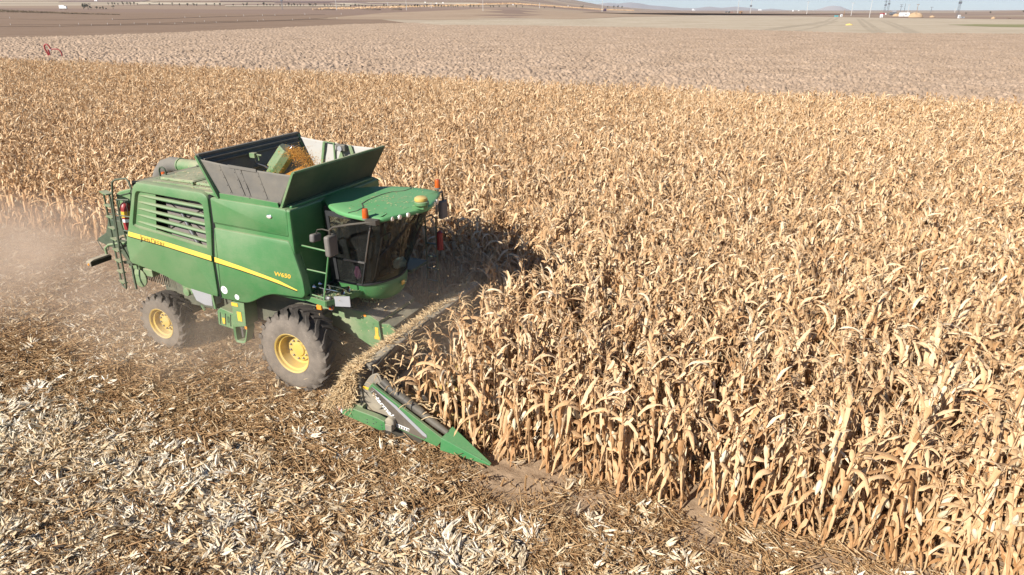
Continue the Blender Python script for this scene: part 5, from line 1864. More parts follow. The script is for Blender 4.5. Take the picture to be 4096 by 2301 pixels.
mb.tube([(1.65, 0.82, 1.15), (1.85, 0.80, 0.95)], 0.03, 8); mb.tube([(1.85, 0.80, 0.9), (2.0, 0.82, 0.6)], 0.06, 8); mb.box(1.9, 2.1, 0.7, 0.84, 0.5, 1.15)
mb.build('drive_shaft', 'dirty_steel', root)

# --- corn header
HY0, HY1 = -0.62, 3.96
mb = MB()
mb.prism([(1.62, 0.40), (1.60, 0.52), (1.95, 1.10), (2.12, 1.33), (2.20, 1.36), (2.22, 1.30), (2.16, 1.22), (2.20, 0.62), (2.45, 0.42), (2.75, 0.40), (2.75, 0.34), (2.35, 0.30)], 'y', HY0, HY1)
header = mb.build('corn_header', 'dirty_steel', root, 0.008)
mb = MB()
mb.prism(rounded([(2.17, 1.30), (2.17, 1.42), (2.35, 1.40), (2.36, 1.28)], 0.03), 'y', -0.50, 3.95)
mb.build('top_beam', 'dirty_steel', header, smooth=40)
mb = MB()
mb.tube([(2.34, 0.75, 1.425), (2.34, 1.7, 1.42)], 0.018, 8); mb.box(2.3, 2.38, 1.62, 1.68, 1.36, 1.45)
mb.tube([(2.35, -0.5, 1.30), (2.38, -0.1, 1.36), (2.36, 0.3, 1.42)], 0.015, 6)
mb.tube([(2.50, -0.52, 1.10), (2.42, -0.56, 1.22), (2.40, -0.5, 1.32), (2.42, -0.3, 1.38), (2.38, 0.1, 1.43)], 0.016, 6)
mb.build('hydraulic_hose', 'black', header, smooth=40)
mb = MB()
mb.tube([(2.50, HY0, 0.70), (2.50, HY1, 0.70)], 0.13, 16)
for sgn, ya, yb in ((1, HY0, 1.67), (-1, HY1, 1.67)):
    vs, fs = [], []
    n = 90
    for i in range(n + 1):
        th = sgn * i / n * 2 * math.pi * 4.2
        y = ya + (yb - ya) * i / n
        for r_ in (0.13, 0.25):
            vs.append((2.50 + r_ * math.cos(th), y, 0.70 + r_ * math.sin(th)))
        if i: fs.append((2 * i - 2, 2 * i - 1, 2 * i + 1, 2 * i))
    mb.add(vs, fs)
mb.build('auger', 'dirty_steel', header, smooth=50)
mb = MB()
mb.prism([(2.62, 0.30), (2.62, 0.42), (3.15, 0.36), (3.15, 0.24)], 'y', HY0 + 0.05, HY1 - 0.05)
mb.build('row_unit', 'chassis', header, 0.02)
for k in range(5):
    y = 0.15 + ROW * k
    secs = []
    for x, z, h, wd in ((2.62, 0.36, 0.20, 0.15), (3.1, 0.28, 0.20, 0.15), (3.6, 0.18, 0.16, 0.13), (4.1, 0.10, 0.11, 0.08), (4.5, 0.06, 0.04, 0.03)):
        secs.append([(x, y - wd, z), (x, y - wd * 0.7, z + h * 0.7), (x, y, z + h), (x, y + wd * 0.7, z + h * 0.7), (x, y + wd, z)])
    mb = MB(); mb.loft(secs)
    mb.build('row_snout', 'yellow', header, 0.01, smooth=40)
def side_divider(y, s, full):
    """the long pointed side shield: s = -1 on the right of the machine, +1 on the left"""
    def Y(d): return y + s * d
    mb = MB()
    pl_ = [(2.49, 1.145), (2.385, 1.00), (2.945, 0.46), (2.925, 0.33), (3.80, 0.16), (3.895, 0.29), (3.91, 0.37), (2.62, 1.06)]
    mb.prism(pl_, 'y', Y(0.0), Y(0.06))
    mb.build('divider_panel', 'green', header, 0.008)
    mb = MB()
    mb.hexa([(3.86, Y(0.065), 0.105), (3.90, Y(0.065), 0.375), (3.97, Y(-0.24), 0.46), (3.90, Y(-0.26), 0.12)], [(4.84, Y(0.02), 0.03), (4.845, Y(0.02), 0.06), (4.85, Y(-0.03), 0.065), (4.84, Y(-0.03), 0.03)])
    mb.build('divider_nose', 'green_clean', header, 0.01)
    mb = MB()
    mb.tube([(2.60, Y(-0.12), 1.14), (2.72, Y(-0.12), 1.05), (2.79, Y(-0.12), 1.0)], [0.075, 0.075, 0.085], 16)
    mb.tube([(2.78, Y(-0.12), 1.005), (3.06, Y(-0.12), 0.86)], [0.098, 0.09], 18)
    mb.tube([(3.04, Y(-0.12), 0.865), (3.24, Y(-0.12), 0.76), (3.42, Y(-0.12), 0.66)], [0.088, 0.086, 0.078], 18)
    mb.tube([(3.40, Y(-0.12), 0.665), (3.66, Y(-0.12), 0.52), (3.93, Y(-0.12), 0.38)], [0.075, 0.07, 0.058], 18)
    mb.build('rubber_crop_guard', M['crop_guard'], header, smooth=40)
    mb = MB()
    ep = rounded([(2.15, 0.90), (2.38, 1.23), (2.56, 1.32), (2.66, 1.10), (2.90, 0.55), (2.62, 0.36), (2.32, 0.50), (2.15, 0.72)], 0.08)
    mb.prism(ep, 'y', Y(-0.10), Y(-0.06))
    mb.build('end_plate', 'dirty_steel', header, 0.01)
    mb = MB()
    mb.prism(rounded([(2.36, 0.24), (2.42, 0.11), (2.85, 0.07), (3.44, 0.07), (3.45, 0.225), (3.03, 0.28)], 0.05), 'y', Y(-0.02), Y(-0.01))
    mb.build('rubber_skirt', 'black', header)
M['crop_guard'] = painted('black_corrugated_tube', (0.02, 0.022, 0.026), 0.4, 0.16, top=0.12)
side_divider(-0.64, -1, True)
side_divider(3.98, 1, False)
mb = MB()
mb.add([(x, -0.7075, z) for x, z in ((2.485, 1.075), (2.415, 0.998), (2.955, 0.465), (2.935, 0.35), (3.545, 0.245), (3.60, 0.315), (2.95, 0.78))], [(0, 1, 2, 6), (2, 3, 4), (2, 4, 5), (2, 5, 6)])
M['decal'] = painted('brown_black_decal', (0.045, 0.035, 0.032), 0.5, 0.15, top=0)
mb.build('divider_decal', 'decal', header)
mb = MB()
mb.add([(x, -0.7085, z) for x, z in ((2.50, 1.075), (2.485, 1.092), (2.98, 0.82), (3.60, 0.36), (3.605, 0.30), (3.52, 0.325), (2.93, 0.775))], [(0, 1, 2, 6), (6, 2, 3, 5), (5, 3, 4)])
mb.build('silver_line', 'plate_grey', header)
fit_text('lettering', 'Harmak', 0.60, 0.088, 'white', header, (2.485, -0.7105, 0.915), -0.775, 0.2, 0.02)
mb = MB()
for k in range(2): mb.bar((2.468 + 0.035 * k, -0.711, 0.968 + 0.03 * k), (2.50 + 0.035 * k, -0.711, 0.995 + 0.03 * k), 0.003, 0.025, (0, 1, 0))
mb.build('lettering_mark', 'white', header)
mb = MB(); mb.add([(2.965, -0.709, 0.365), (2.975, -0.709, 0.432), (3.245, -0.709, 0.392), (3.228, -0.709, 0.328)], [(0, 1, 2, 3)])
mb.build('white_tag', 'white', header)
mb = MB()
for k in range(5):
    x = 2.985 + k * 0.052; z = 0.372 - k * 0.0075
    mb.add([(x, -0.711, z), (x + 0.006, -0.711, z + 0.042), (x + 0.04, -0.711, z + 0.036), (x + 0.034, -0.711, z - 0.006)], [(0, 1, 2, 3)])
mb.build('tag_square', 'decal', header)
mb = MB(); mb.add([(2.165, -0.7015, 0.915), (2.21, -0.7015, 0.975), (2.335, -0.7015, 0.955), (2.33, -0.7015, 0.90)], [(0, 1, 2, 3)])
st_ = mb.build('warning_sticker', 'sticker', header)
for v in st_.data.vertices: v.co.y = -0.5835
# link arm and its joint on the outer side
mb = MB()
mb.prism([(1.84, 0.42), (1.90, 0.53), (2.12, 0.60), (2.64, 0.545), (2.80, 0.50), (2.84, 0.33), (2.68, 0.28), (2.36, 0.33)], 'y', -0.84, -0.72)
la_ = mb.build('link_arm', 'green', header, 0.012)
mb = MB()
for x, z in ((2.42, 0.45), (2.42, 0.39), (2.56, 0.50), (2.56, 0.40), (2.62, 0.45), (2.74, 0.42), (2.74, 0.36)):
    mb.lathe([(0.012, 0.0), (0.008, -0.012)], (x, -0.841, z), 'y', 7, False, True)
mb.build('arm_bolt', 'steel', la_)
mb = MB(); mb.lathe([(0.10, 0.0), (0.10, -0.10), (0.07, -0.12)], (2.88, -0.70, 0.47), 'y', 14, True, True); mb.box(2.82, 2.96, -0.86, -0.72, 0.33, 0.47)
mb.build('gearbox', 'dirty_steel', header, 0.012, smooth=40)
mb = MB(); mb.hexa([(1.66, -0.76, 0.50), (1.84, -0.82, 0.42), (1.84, -0.80, 0.42), (1.66, -0.74, 0.50)], [(1.67, -0.76, 0.60), (1.85, -0.82, 0.53), (1.85, -0.80, 0.53), (1.67, -0.74, 0.60)])
mb.build('reflector_board', 'white', header)
mb = MB(); mb.add([(1.72, -0.7825, 0.482), (1.80, -0.8095, 0.447), (1.81, -0.8095, 0.535), (1.73, -0.7825, 0.56)], [(0, 1, 2, 3)])
mb.build('red_stripe', 'red', header)
mb = MB(); mb.box(2.0, 2.25, -0.72, -0.60, 0.45, 0.62)
mb.build('arm_mount', 'green_dusty', header, 0.01)

for nm in ('tank_front_cover', 'rung', 'panel_edge'):
    for o in [q for q in bpy.data.objects if q.name.split('.')[0] == nm]:
        split_loose(o)

# ------------------------------------------------------------------ chopped leaves lying on the header
def heap():
    r = random.Random(51)
    mb = MB()
    mb.tone = 0.35
    def surf(y, q):
        n = float(vnoise(np.array([y * 2.2]), np.array([q * 2.6]), 61)[0]) - 0.4
        bulge = 0.13 * math.sin(math.pi * min(1, max(0, q))) + 0.10 * n
        x = 2.26 - 0.80 * q - 0.25 * bulge
        z = 1.385 - 0.95 * q ** 1.25 + bulge * 1.1
        end = smooth01(np.array([(y + 0.74) / 0.25]))[0]
        return x, z - 0.10 * (1 - end)
    ys = np.arange(-0.72, 3.70, 0.08)
    qs = np.linspace(0, 1.06, 12)
    idx = {}
    for i, y in enumerate(ys):
        qm = 0.42 if 0.98 < y < 2.42 else 1.06
        for j, q in enumerate(qs):
            x, z = surf(y, min(q, qm))
            idx[i, j] = len(mb.v)
            mb.add([(x, y, z - 0.012)], [])
    for i in range(len(ys) - 1):
        for j in range(len(qs) - 1):
            mb.f.append((idx[i, j], idx[i + 1, j], idx[i + 1, j + 1], idx[i, j + 1]))
    mb.tone = 0.35
    for i in range(9):       # the near end, spilling down outside the trough
        for j in range(7):
            x = 1.50 + 0.64 * i / 8
            q = min(1, max(0, (2.26 - x) / 0.80))
            zt = surf(-0.62, q)[1]
            t = j / 6
            idx['e', i, j] = len(mb.v)
            mb.add([(x - 0.04 * t, -0.63 - 0.11 * t ** 0.7 + 0.03 * r.random(), zt * (1 - t) + 0.56 * t)], [])
    for i in range(8):
        for j in range(6):
            mb.f.append((idx['e', i, j], idx['e', i + 1, j], idx['e', i + 1, j + 1], idx['e', i, j + 1]))
    for _ in range(1300):
        x = r.uniform(1.48, 2.14)
        q = min(1, max(0, (2.26 - x) / 0.80))
        t = r.random()
        z = surf(-0.62, q)[1] * (1 - t) + 0.55 * t
        leaf(mb, r, (x - 0.04 * t, -0.65 - 0.12 * t ** 0.7 - r.uniform(0, 0.02), z), r.uniform(0, 6.28), r.uniform(0.06, 0.20), r.uniform(0.012, 0.034), r.uniform(-0.9, 0.9), r.uniform(-1.2, 0.5), 1.0, None, r.uniform(-1.5, 1.5), min(1, max(0, r.gauss(0.62, 0.2))), 2, 0.25, 0.003)
    for _ in range(7500):
        y = r.uniform(-0.74, 3.70)
        q = r.random() ** 0.9 * 1.06
        if 0.98 < y < 2.42 and q > 0.45: continue
        if y > 2.6 and r.random() < 0.3: continue
        x, z = surf(y, q)
        L = r.uniform(0.06, 0.20)
        leaf(mb, r, (x + r.gauss(0, 0.01), y, z + r.uniform(-0.01, 0.04)), r.uniform(0, 6.28), L, r.uniform(0.010, 0.034), r.uniform(-0.5, 0.6), r.uniform(-0.7, 0.5), 1.0, None, r.uniform(-1.5, 1.5), min(1, max(0, r.gauss(0.6, 0.2))), 2, 0.25, 0.003)
    for _ in range(420):      # a thin drift on the feeder roof and the beam
        y = r.uniform(1.0, 2.35); x = r.uniform(0.7, 1.55)
        z = 1.64 if x < 1.2 else 1.64 - (x - 1.2) * 0.5
        leaf(mb, r, (x, y, z + 0.01), r.uniform(0, 6.28), r.uniform(0.04, 0.14), r.uniform(0.008, 0.02), 0.1, -0.1, 1.0, None, r.uniform(-0.5, 0.5), r.uniform(0.3, 0.9), 2, 0.2, 0.002)
    for _ in range(260):      # long torn leaves hanging into the trough and over the divider
        y = r.uniform(-0.6, 3.6); x = r.uniform(2.25, 2.6)
        leaf(mb, r, (x, y, r.uniform(0.9, 1.40)), r.uniform(0, 6.28), r.uniform(0.12, 0.38), r.uniform(0.015, 0.04), r.uniform(0.2, 1.0), r.uniform(-1.5, -0.3), 0.8, None, r.uniform(-2, 2), r.uniform(0.2, 0.8), 5, 0.3, 0.006)
    for _ in range(46):       # torn leaves caught on the black guard and the shield
        t = r.random()
        x = 2.62 + 1.2 * t
        leaf(mb, r, (x, -0.50 - r.uniform(-0.14, 0.10), 1.20 - 0.66 * t + 0.02), r.uniform(0, 6.28), r.uniform(0.10, 0.34), r.uniform(0.014, 0.045), r.uniform(-0.2, 0.6), r.uniform(-1.3, -0.5), 0.8, None, r.uniform(-1.5, 1.5), r.uniform(0.3, 0.9), 5, 0.3, 0.005)
    o = mb.build('chaff_heap', M['chaff'], None, attr='tone')
    loc_obj(tag(o, 'heap of fresh tan shredded leaves lying along the back of the corn header', 'chaff heap', kind='stuff'))
heap()

def settled():
    r = random.Random(63)
    mb = MB()
    spots = []
    for _ in range(420): spots.append((r.uniform(-3.9, -1.6), r.uniform(0.28, 2.9), 4.04 if r.random() < 0.4 else 4.118))
    for _ in range(150): spots.append((r.uniform(0.6, 2.1), 1.72 + r.gauss(0, 0.45), 3.885))
    for _ in range(110): spots.append((r.uniform(0.32, 1.05), r.uniform(0.40, 1.1), 2.108))
    for _ in range(120): spots.append((r.uniform(-4.9, -4.45), r.uniform(0.26, 0.6), 2.668))
    for x, y, z in spots:
        mb.tone = 0.5
        leaf(mb, r, (x, y, z), r.uniform(0, 6.28), r.uniform(0.02, 0.09), r.uniform(0.005, 0.016), r.uniform(0, 0.3), r.uniform(-0.3, 0.1), 1.0, None, r.uniform(-0.6, 0.6), min(1, max(0, r.gauss(0.55, 0.2))), 2, 0.2, 0.002)
    o = mb.build('settled_chaff', M['chaff'], None, attr='tone')
    loc_obj(tag(o, 'scraps of dry chaff settled on the roof, deck and platform of the harvester', 'settled chaff', kind='stuff'))
settled()

def flying():
    r = random.Random(77)
    mb = MB()
    for _ in range(330):
        y = r.uniform(-0.5, 4.0); x = r.gauss(2.0, 0.8); z = abs(r.gauss(1.1, 0.6)) + 0.1
        L = r.uniform(0.025, 0.09)
        leaf(mb, r, (x, y, z), r.uniform(0, 6.28), L, r.uniform(0.008, 0.022), r.uniform(-1, 1), r.uniform(-1, 1), 1.0, None, r.uniform(-2, 2), min(1, max(0, r.gauss(0.7, 0.2))), 2, 0.2, 0.002)
    for _ in range(240):
        y = r.uniform(-0.2, 3.4); x = r.uniform(-6.5, -2.8); z = abs(r.gauss(0.6, 0.4)) + 0.05
        leaf(mb, r, (x, y, z), r.uniform(0, 6.28), r.uniform(0.02, 0.07), r.uniform(0.006, 0.014), r.uniform(-1, 1), r.uniform(-1, 1), 1.0, None, r.uniform(-2, 2), r.uniform(0.4, 1), 2, 0.2, 0.002)
    o = mb.build('flying_chaff', M['chaff'], None, attr='tone')
    loc_obj(tag(o, 'scraps of chaff flying in the air round the header and behind the harvester', 'flying chaff', kind='stuff'))
flying()

def grain():
    r = random.Random(91)
    mb = MB()
    def zz(x, y):
        d = math.hypot((x + 0.62) / 0.80, (y - 1.66) / 1.15)
        return 3.93 + 0.46 * max(0, 1 - d) ** 0.9
    n = 26
    idx = {}
    mb.tone = 0.3
    for i in range(n + 1):
        for j in range(n + 1):
            x, y = -1.44 + 1.42 * i / n, 0.30 + 2.70 * j / n
            idx[i, j] = len(mb.v)
            mb.add([(x, y, zz(x, y) - 0.004)], [])
    for i in range(n):
        for j in range(n):
            mb.f.append((idx[i, j], idx[i + 1, j], idx[i + 1, j + 1], idx[i, j + 1]))
    def kern(x, y, z, s):
        mb.tone = r.random()
        a = r.uniform(0, 6.28)
        ux, uy = math.cos(a) * s, math.sin(a) * s
        mb.add([(x + ux, y + uy, z), (x - uy, y + ux, z + s * r.uniform(-.5, .5)), (x - ux, y - uy, z), (x + uy, y - ux, z), (x, y, z + s * 0.8), (x, y, z - s * 0.8)],
               [(0, 1, 4), (1, 2, 4), (2, 3, 4), (3, 0, 4), (1, 0, 5), (2, 1, 5), (3, 2, 5), (0, 3, 5)])
    for _ in range(4200):
        x, y = r.uniform(-1.4, -0.05), r.uniform(0.35, 2.95)
        kern(x, y, zz(x, y) + 0.004, r.uniform(0.006, 0.011))
    for _ in range(2600):     # the stream thrown out of the auger head
        t = r.random()
        x = -1.0 + 0.62 * t + r.gauss(0, 0.05 + 0.05 * t)
        y = 1.74 + 0.02 * t + r.gauss(0, 0.08 + 0.07 * t)
        z = 4.66 + 0.10 * t - 0.46 * t * t + r.gauss(0, 0.05)
        if r.random() < 0.25: x, y, z = x + r.gauss(0, 0.12), y + r.gauss(0, 0.12), z + r.gauss(0, 0.06)
        kern(x, y, max(z, zz(x, y)), r.uniform(0.006, 0.011))
    for _ in range(500):
        t = r.random()
        p = Vector((-1.62, 1.62, 3.95)).lerp(Vector((-1.30, 1.71, 4.36)), t)
        kern(p.x + r.gauss(0, 0.10) + 0.06, p.y - 0.10 + r.gauss(0, 0.08), p.z + r.gauss(0, 0.08), r.uniform(0.006, 0.010))
    o = mb.build('corn_grain', M['kernel'], None, attr='tone')
    loc_obj(tag(o, 'golden corn kernels heaped and spraying inside the open grain tank of the harvester', 'corn grain', kind='stuff'))
grain()

# ------------------------------------------------------------------ far things
def at_photo(u, v):
    x, y, z = hit(u, v)
    return Vector((x, y, z))
def m_per_px(p): return math.hypot(p.x, p.y) / 2731.0 * 1.02

def far_thing(name, label, cat, p, group=None):
    o = bpy.data.objects.new(name, None)
    C.objects.link(o)
    o.location = p
    return tag(o, label, cat, group)

def far_tree(seed, w, h, thin=False):
    r = random.Random(seed)
    mb = MB()
    mb.tone = 0.1
    mb.tube([(0, 0, -0.2), (0, 0, h * 0.4), (r.uniform(-.1, .1) * w, 0, h * 0.75)], [0.05 * h, 0.04 * h, 0.015 * h], 5)
    nb = 5 if not thin else 4
    lobes = [(r.uniform(-0.32, 0.32) * w, r.uniform(-0.3, 0.3) * w, h * r.uniform(0.42, 0.82), r.uniform(0.22, 0.36)) for _ in range(nb)]
    for k in range(110 if not thin else 60):
        c = lobes[k % nb]
        d = Vector((r.gauss(0, 1), r.gauss(0, 1), r.gauss(0, 1))).normalized() * (c[3] * r.random() ** 0.5)
        x, y, z = c[0] + d.x * w, c[1] + d.y * w, max(h * 0.2, c[2] + d.z * h * 0.75)
        s = r.uniform(0.05, 0.11) * max(w, h * 0.7)
        a, b = Vector((r.gauss(0, 1), r.gauss(0, 1), r.gauss(0, 1))).normalized() * s, Vector((r.gauss(0, 1), r.gauss(0, 1), r.gauss(0, 1))).normalized() * s
        mb.tone = min(1, max(0, r.gauss(0.45, 0.25)))
        p = Vector((x, y, z))
        mb.add([p - a, p + b, p + a, p - b], [(0, 1, 2, 3)])
    return mb.mesh('tree', M['tree'], None, 'tone')
tree_kinds = [far_tree(600 + k, 3.4, 4.4) for k in range(6)]
row = [(430 + 0, 17)]
row = [(x / 3.68, 19 + x / 700) for x in (1595, 1655, 1695, 1740, 1815, 1885, 1920, 1975, 2030, 2205, 2355, 2400, 2540)]
row += [(700 + x / 3.68, 24.5 + x / 1300) for x in (70, 185, 280, 325, 470, 585, 665, 860, 1010, 1060, 1215, 1310, 1355, 1405, 1450, 1545, 1625, 1675, 1715, 1755, 1805, 1845, 1900, 1975, 2000, 2030, 2070, 2205, 2245, 2290, 2325, 2450, 2490)]
row += [(1400 + x / 3.68, 29.5 + x / 1300) for x in (10, 90, 130, 180, 230, 320, 385, 505, 540, 630, 690, 735, 820, 855, 905, 955, 1000, 1030, 1095, 1135, 1260, 1300, 1345, 1385, 1440, 1490, 1520, 1550, 1590, 1670, 1765, 1825, 1900, 2070, 2110, 2195, 2320, 2450, 2540)]
row += [(2100 + x / 3.68, 34.5) for x in (285, 435, 825, 855, 1210, 1310, 1365, 1425)]
for i, (u, v) in enumerate(row):
    p = at_photo(u, v)
    o = link('tree', tree_kinds[i % 6], p, rnd.uniform(0, 6.28))
    s = rnd.uniform(7.5, 13.0) * m_per_px(p) / 4.4
    o.scale = (s * rnd.uniform(0.8, 1.3), s, s)
    tag(o, 'small dark tree in the long sparse row along the foot of the hill', 'tree', 'trees in the long row at the foot of the hill')
for (u, v, w, h, lab) in ((335, 37, 20, 18, 'broad bushy tree on the far left plain, left half of the large pair'), (353, 38, 18, 17, 'broad bushy tree on the far left plain, right half of the large pair'),
                          (364, 39, 8, 8, 'low dark shrub at the foot of the large tree pair'), (386, 37, 10, 9, 'small round tree, first to the right of the large pair'),
                          (400, 37.5, 8, 7, 'small low tree, second to the right of the large pair'), (413, 38.5, 9, 11, 'slim dark tree, third to the right of the large pair'),
                          (424, 39, 7, 7, 'small dark shrub, fourth to the right of the large pair'), (453, 36, 11, 12, 'pale thin round tree standing apart to the right of the small tree group')):
    p = at_photo(u, v)
    k = m_per_px(p)
    o = link('tree', far_tree(int(u), w * k, h * k, lab.startswith('pale')), p)
    tag(o, lab, 'tree')
for (u, v, w, lab) in ((3863, 57, 7, 'dark round bush on the far right plain beside the leaning pylon'), (3961, 54, 8, 'dark bush on the rise at far right under the skyline'), (4095, 50, 10, 'large dim bush at the far right edge of the rise')):
    p = at_photo(u, v); k = m_per_px(p)
    tag(link('bush', far_tree(int(u), w * k, w * 0.75 * k), p), lab, 'bush')

def scrub():
    r = random.Random(31)
    mb = MB()
    for k in range(5200):
        u = 480 * r.random() ** 1.2
        v = np.interp(u, [0, 200, 300, 470], [49.5, 54, 57, 59.5]) - r.random() * np.interp(u, [0, 200, 470], [6, 3.5, 1.0])
        x, y, z = hit_fast(u, v)
        mp = math.hypot(x, y) / 2731
        s = r.uniform(0.5, 1.3) * mp
        a, b = Vector((r.gauss(0, 1), r.gauss(0, 1), r.gauss(0, 1))).normalized() * s, Vector((r.gauss(0, 1), r.gauss(0, 1), r.gauss(0, 1))).normalized() * s
        p = Vector((x, y, z + r.random() ** 1.5 * mp * np.interp(u, [0, 230, 470], [5, 3, 1.5])))
        mb.tone = min(1, max(0, r.gauss(0.65, 0.25)))
        mb.add([p - a, p + b, p + a, p - b], [(0, 1, 2, 3)])
    tag(mb.build('scrub', M['scrub'], None, attr='tone'), 'strip of dry brown scrub along the far edge of the brown field', 'scrub', kind='stuff')
M['scrub'] = toned('dry_scrub', [(0, (0.05, 0.04, 0.022)), (0.5, (0.13, 0.095, 0.055)), (1, (0.27, 0.20, 0.12))], 0.9, 0)
def hit_fast(u, v):
    """the plain at the far left as a straight survey between two known lines"""
    k = (round(u / 20) * 20, round(v * 2) / 2)
    if k not in hit_fast.memo: hit_fast.memo[k] = hit(*k)
    x, y, z = hit_fast.memo[k]
    d = (u - k[0]) / 2731 * y * 1.08
    return x + d, y, z
hit_fast.memo = {}
scrub()

def far_cornfield():
    r = random.Random(33)
    mb = MB()
    a, b = at_photo(1250, 41.5), at_photo(2540, 43.5)
    for k in range(9000):
        t = r.random()
        p = a.lerp(b, t)
        p = p + Vector((r.uniform(-1, 1), 60 * r.random() ** 1.6, 0))
        p.z = float(terrain(p.x, p.y)) + r.random() ** 0.6 * 2.2
        s = r.uniform(0.5, 1.2)
        u_, w_ = Vector((r.gauss(0, 1), r.gauss(0, 0.4), r.gauss(0, 1))).normalized() * s * 0.5, Vector((r.gauss(0, 1), r.gauss(0, .4), r.gauss(0, 1))).normalized() * s
        mb.tone = min(1, max(0, r.gauss(0.5, 0.15)))
        mb.add([p - u_, p + w_, p + u_, p - w_], [(0, 1, 2, 3)])
    tag(mb.build('far_corn', M['corn'], None, attr='tone'), 'thin strip of ripe corn on the far plain below the hill', 'corn strip', kind='stuff')
far_cornfield()

def mound(name, label, u0, u1, v, hpx, mat, seed, cat='mound'):
    p0, p1 = at_photo(u0, v), at_photo(u1, v)
    c = (p0 + p1) / 2
    L = (p1 - p0).length / 2
    h = hpx * m_per_px(c)
    bm = bmesh.new()
    bmesh.ops.create_uvsphere(bm, u_segments=24, v_segments=12, radius=1)
    for q in bm.verts:
        k = 0.75 + 0.5 * vnoise(np.array([q.co.x * 2.5 + seed]), np.array([q.co.y * 2.5]), seed)[0]
        q.co = (q.co.x * L, q.co.y * max(L * 0.35, h), max(-0.2, q.co.z) * h * k)
    me = bpy.data.meshes.new(name)
    bm.to_mesh(me); bm.free()
    me.materials.append(M[mat])
    for f in me.polygons: f.use_smooth = True
    o = link(name, me, c, math.atan2((p1 - p0).y, (p1 - p0).x))
    return tag(o, label, cat)
M['dark_heap'] = soil_mat('dark_heap_soil', (0.09, 0.065, 0.05), (0.14, 0.10, 0.075), (0.2, 0.15, 0.11), 1.0, 0.6, 0.2)
M['tan_heap'] = soil_mat('tan_earth', (0.33, 0.22, 0.13), (0.42, 0.29, 0.175), (0.50, 0.36, 0.23), 0.6, 0.4, 0.2)
M['straw_heap'] = soil_mat('yellow_straw', (0.48, 0.34, 0.10), (0.58, 0.43, 0.14), (0.66, 0.52, 0.22), 2.0, 0.5, 0.1)
mound('soil_mound', 'long dark soil mound on the far plain, longer of the two', 1444, 1525, 40, 5.5, 'dark_heap', 3)
mound('soil_mound', 'short dark soil mound on the far plain, right of the longer one', 1562, 1609, 40.5, 6, 'dark_heap', 4)
mound('dark_heap', 'low dark heap on the far left end of the corn strip', 1250, 1345, 40, 4.5, 'dark_heap', 5)
mound('earth_mound', 'tan earth mound left of the white site cabin', 3570, 3602, 65.5, 8, 'tan_heap', 6)
mound('earth_mound', 'largest tan earth mound, right of the white site cabin', 3633, 3690, 70, 14, 'tan_heap', 7)
mound('earth_mound', 'smallest tan earth mound standing alone on the right plain', 3718, 3738, 70, 6, 'tan_heap', 8)
mound('straw_pile', 'little yellow straw pile on the pale stubble field', 3382, 3411, 101, 5, 'straw_heap', 9, 'straw pile')
mound('orange_heap', 'small orange heap on the plain at far right', 3964, 3980, 75, 5, 'tan_heap', 10, 'heap')
mound('dark_heap', 'flat dark heap on the plain at far right', 4030, 4044, 75, 2.5, 'dark_heap', 11, 'heap')

def pole(label, u, v, top_v, kind='plain', r=0.16, mat='concrete', h=None):
    p = at_photo(u, v)
    H = h or (v - top_v) * m_per_px(p)
    r = max(r, 0.95 * m_per_px(p))
    o = far_thing('utility_pole', label, 'utility pole', p, None)
    mb = MB(); mb.tube([(0, 0, -0.3), (0, 0, H)], [r, r * 0.6], 8)
    mb.build('shaft', mat, o)
    k = m_per_px(p)
    if kind in ('T', 'TT', 'box'):
        for q in range(2 if kind != 'T' else 1):
            mb = MB(); mb.bar((-4.6 * k, 0, H - 0.3 - q * 5 * k), (4.6 * k, 0, H - 0.3 - q * 5 * k), r * 0.9)
            ca = mb.build('crossarm', 'iron' if kind != 'T' else mat, o)
            for s in (-4.3, -0.2, 4.3):
                mb = MB(); mb.lathe([(0.0, 1.0 * k), (0.5 * k, 0.8 * k), (0.35 * k, -0.2 * k)], (s * k, 0, H - q * 5 * k), 'z', 6)
                mb.build('insulator', 'steel', ca)
    if kind == 'box':
        mb = MB(); mb.box(-3 * k, 3 * k, -1, 1, H * 0.50, H * 0.62)
        mb.build('transformer', 'iron', o)
    return o

def pylon(label, u, v, top_v, w=4.5, arms=3):
    p = at_photo(u, v)
    k = m_per_px(p)
    H = (v - top_v) * k
    o = far_thing('lattice_pylon', label, 'pylon', p)
    mb = MB()
    W0, W1 = w * k * 0.5, w * k * 0.28
    t = max(0.12, 0.28 * k)
    for sx in (-1, 1):
        for sy in (-1, 1):
            mb.bar((sx * W0, sy * W0, -0.2), (sx * W1, sy * W1, H), t)
    n = 9
    for i in range(n):
        z0, z1 = H * i / n, H * (i + 1) / n
        a, b = W0 + (W1 - W0) * i / n, W0 + (W1 - W0) * (i + 1) / n
        s = 1 if i % 2 else -1
        for sy in (-1, 1):
            mb.bar((-s * a, sy * a, z0), (s * b, sy * b, z1), t * 0.6)
            mb.bar((sy * a, -s * a, z0), (sy * b, s * b, z1), t * 0.6)
    mb.build('lattice', 'iron', o)
    for q in range(arms):
        z = H * (0.97 - q * 0.10)
        mb = MB(); mb.bar((-5.5 * k, 0, z), (5.5 * k, 0, z), t * 1.2)
        ca = mb.build('crossarm', 'iron', o)
        for s in (-5.2, 0, 5.2):
            mb = MB(); mb.lathe([(0.0, 1.2 * k), (0.6 * k, 0.9 * k), (0.4 * k, -0.3 * k)], (s * k, 0, z), 'z', 6)
            mb.build('insulator', 'steel', ca)
    mb = MB(); mb.box(-3 * k, 3 * k, -1.2, 1.2, H * 0.52, H * 0.60)
    mb.build('transformer', 'iron', o)
    return o
pylon('grey lattice pole with a pale foot on the plain, leftmost of all the poles', 1130, 40, -14, 3.5, 2)
pole('thin pale concrete pole rising from the dark heap of the far corn strip', 1346, 40, -12)
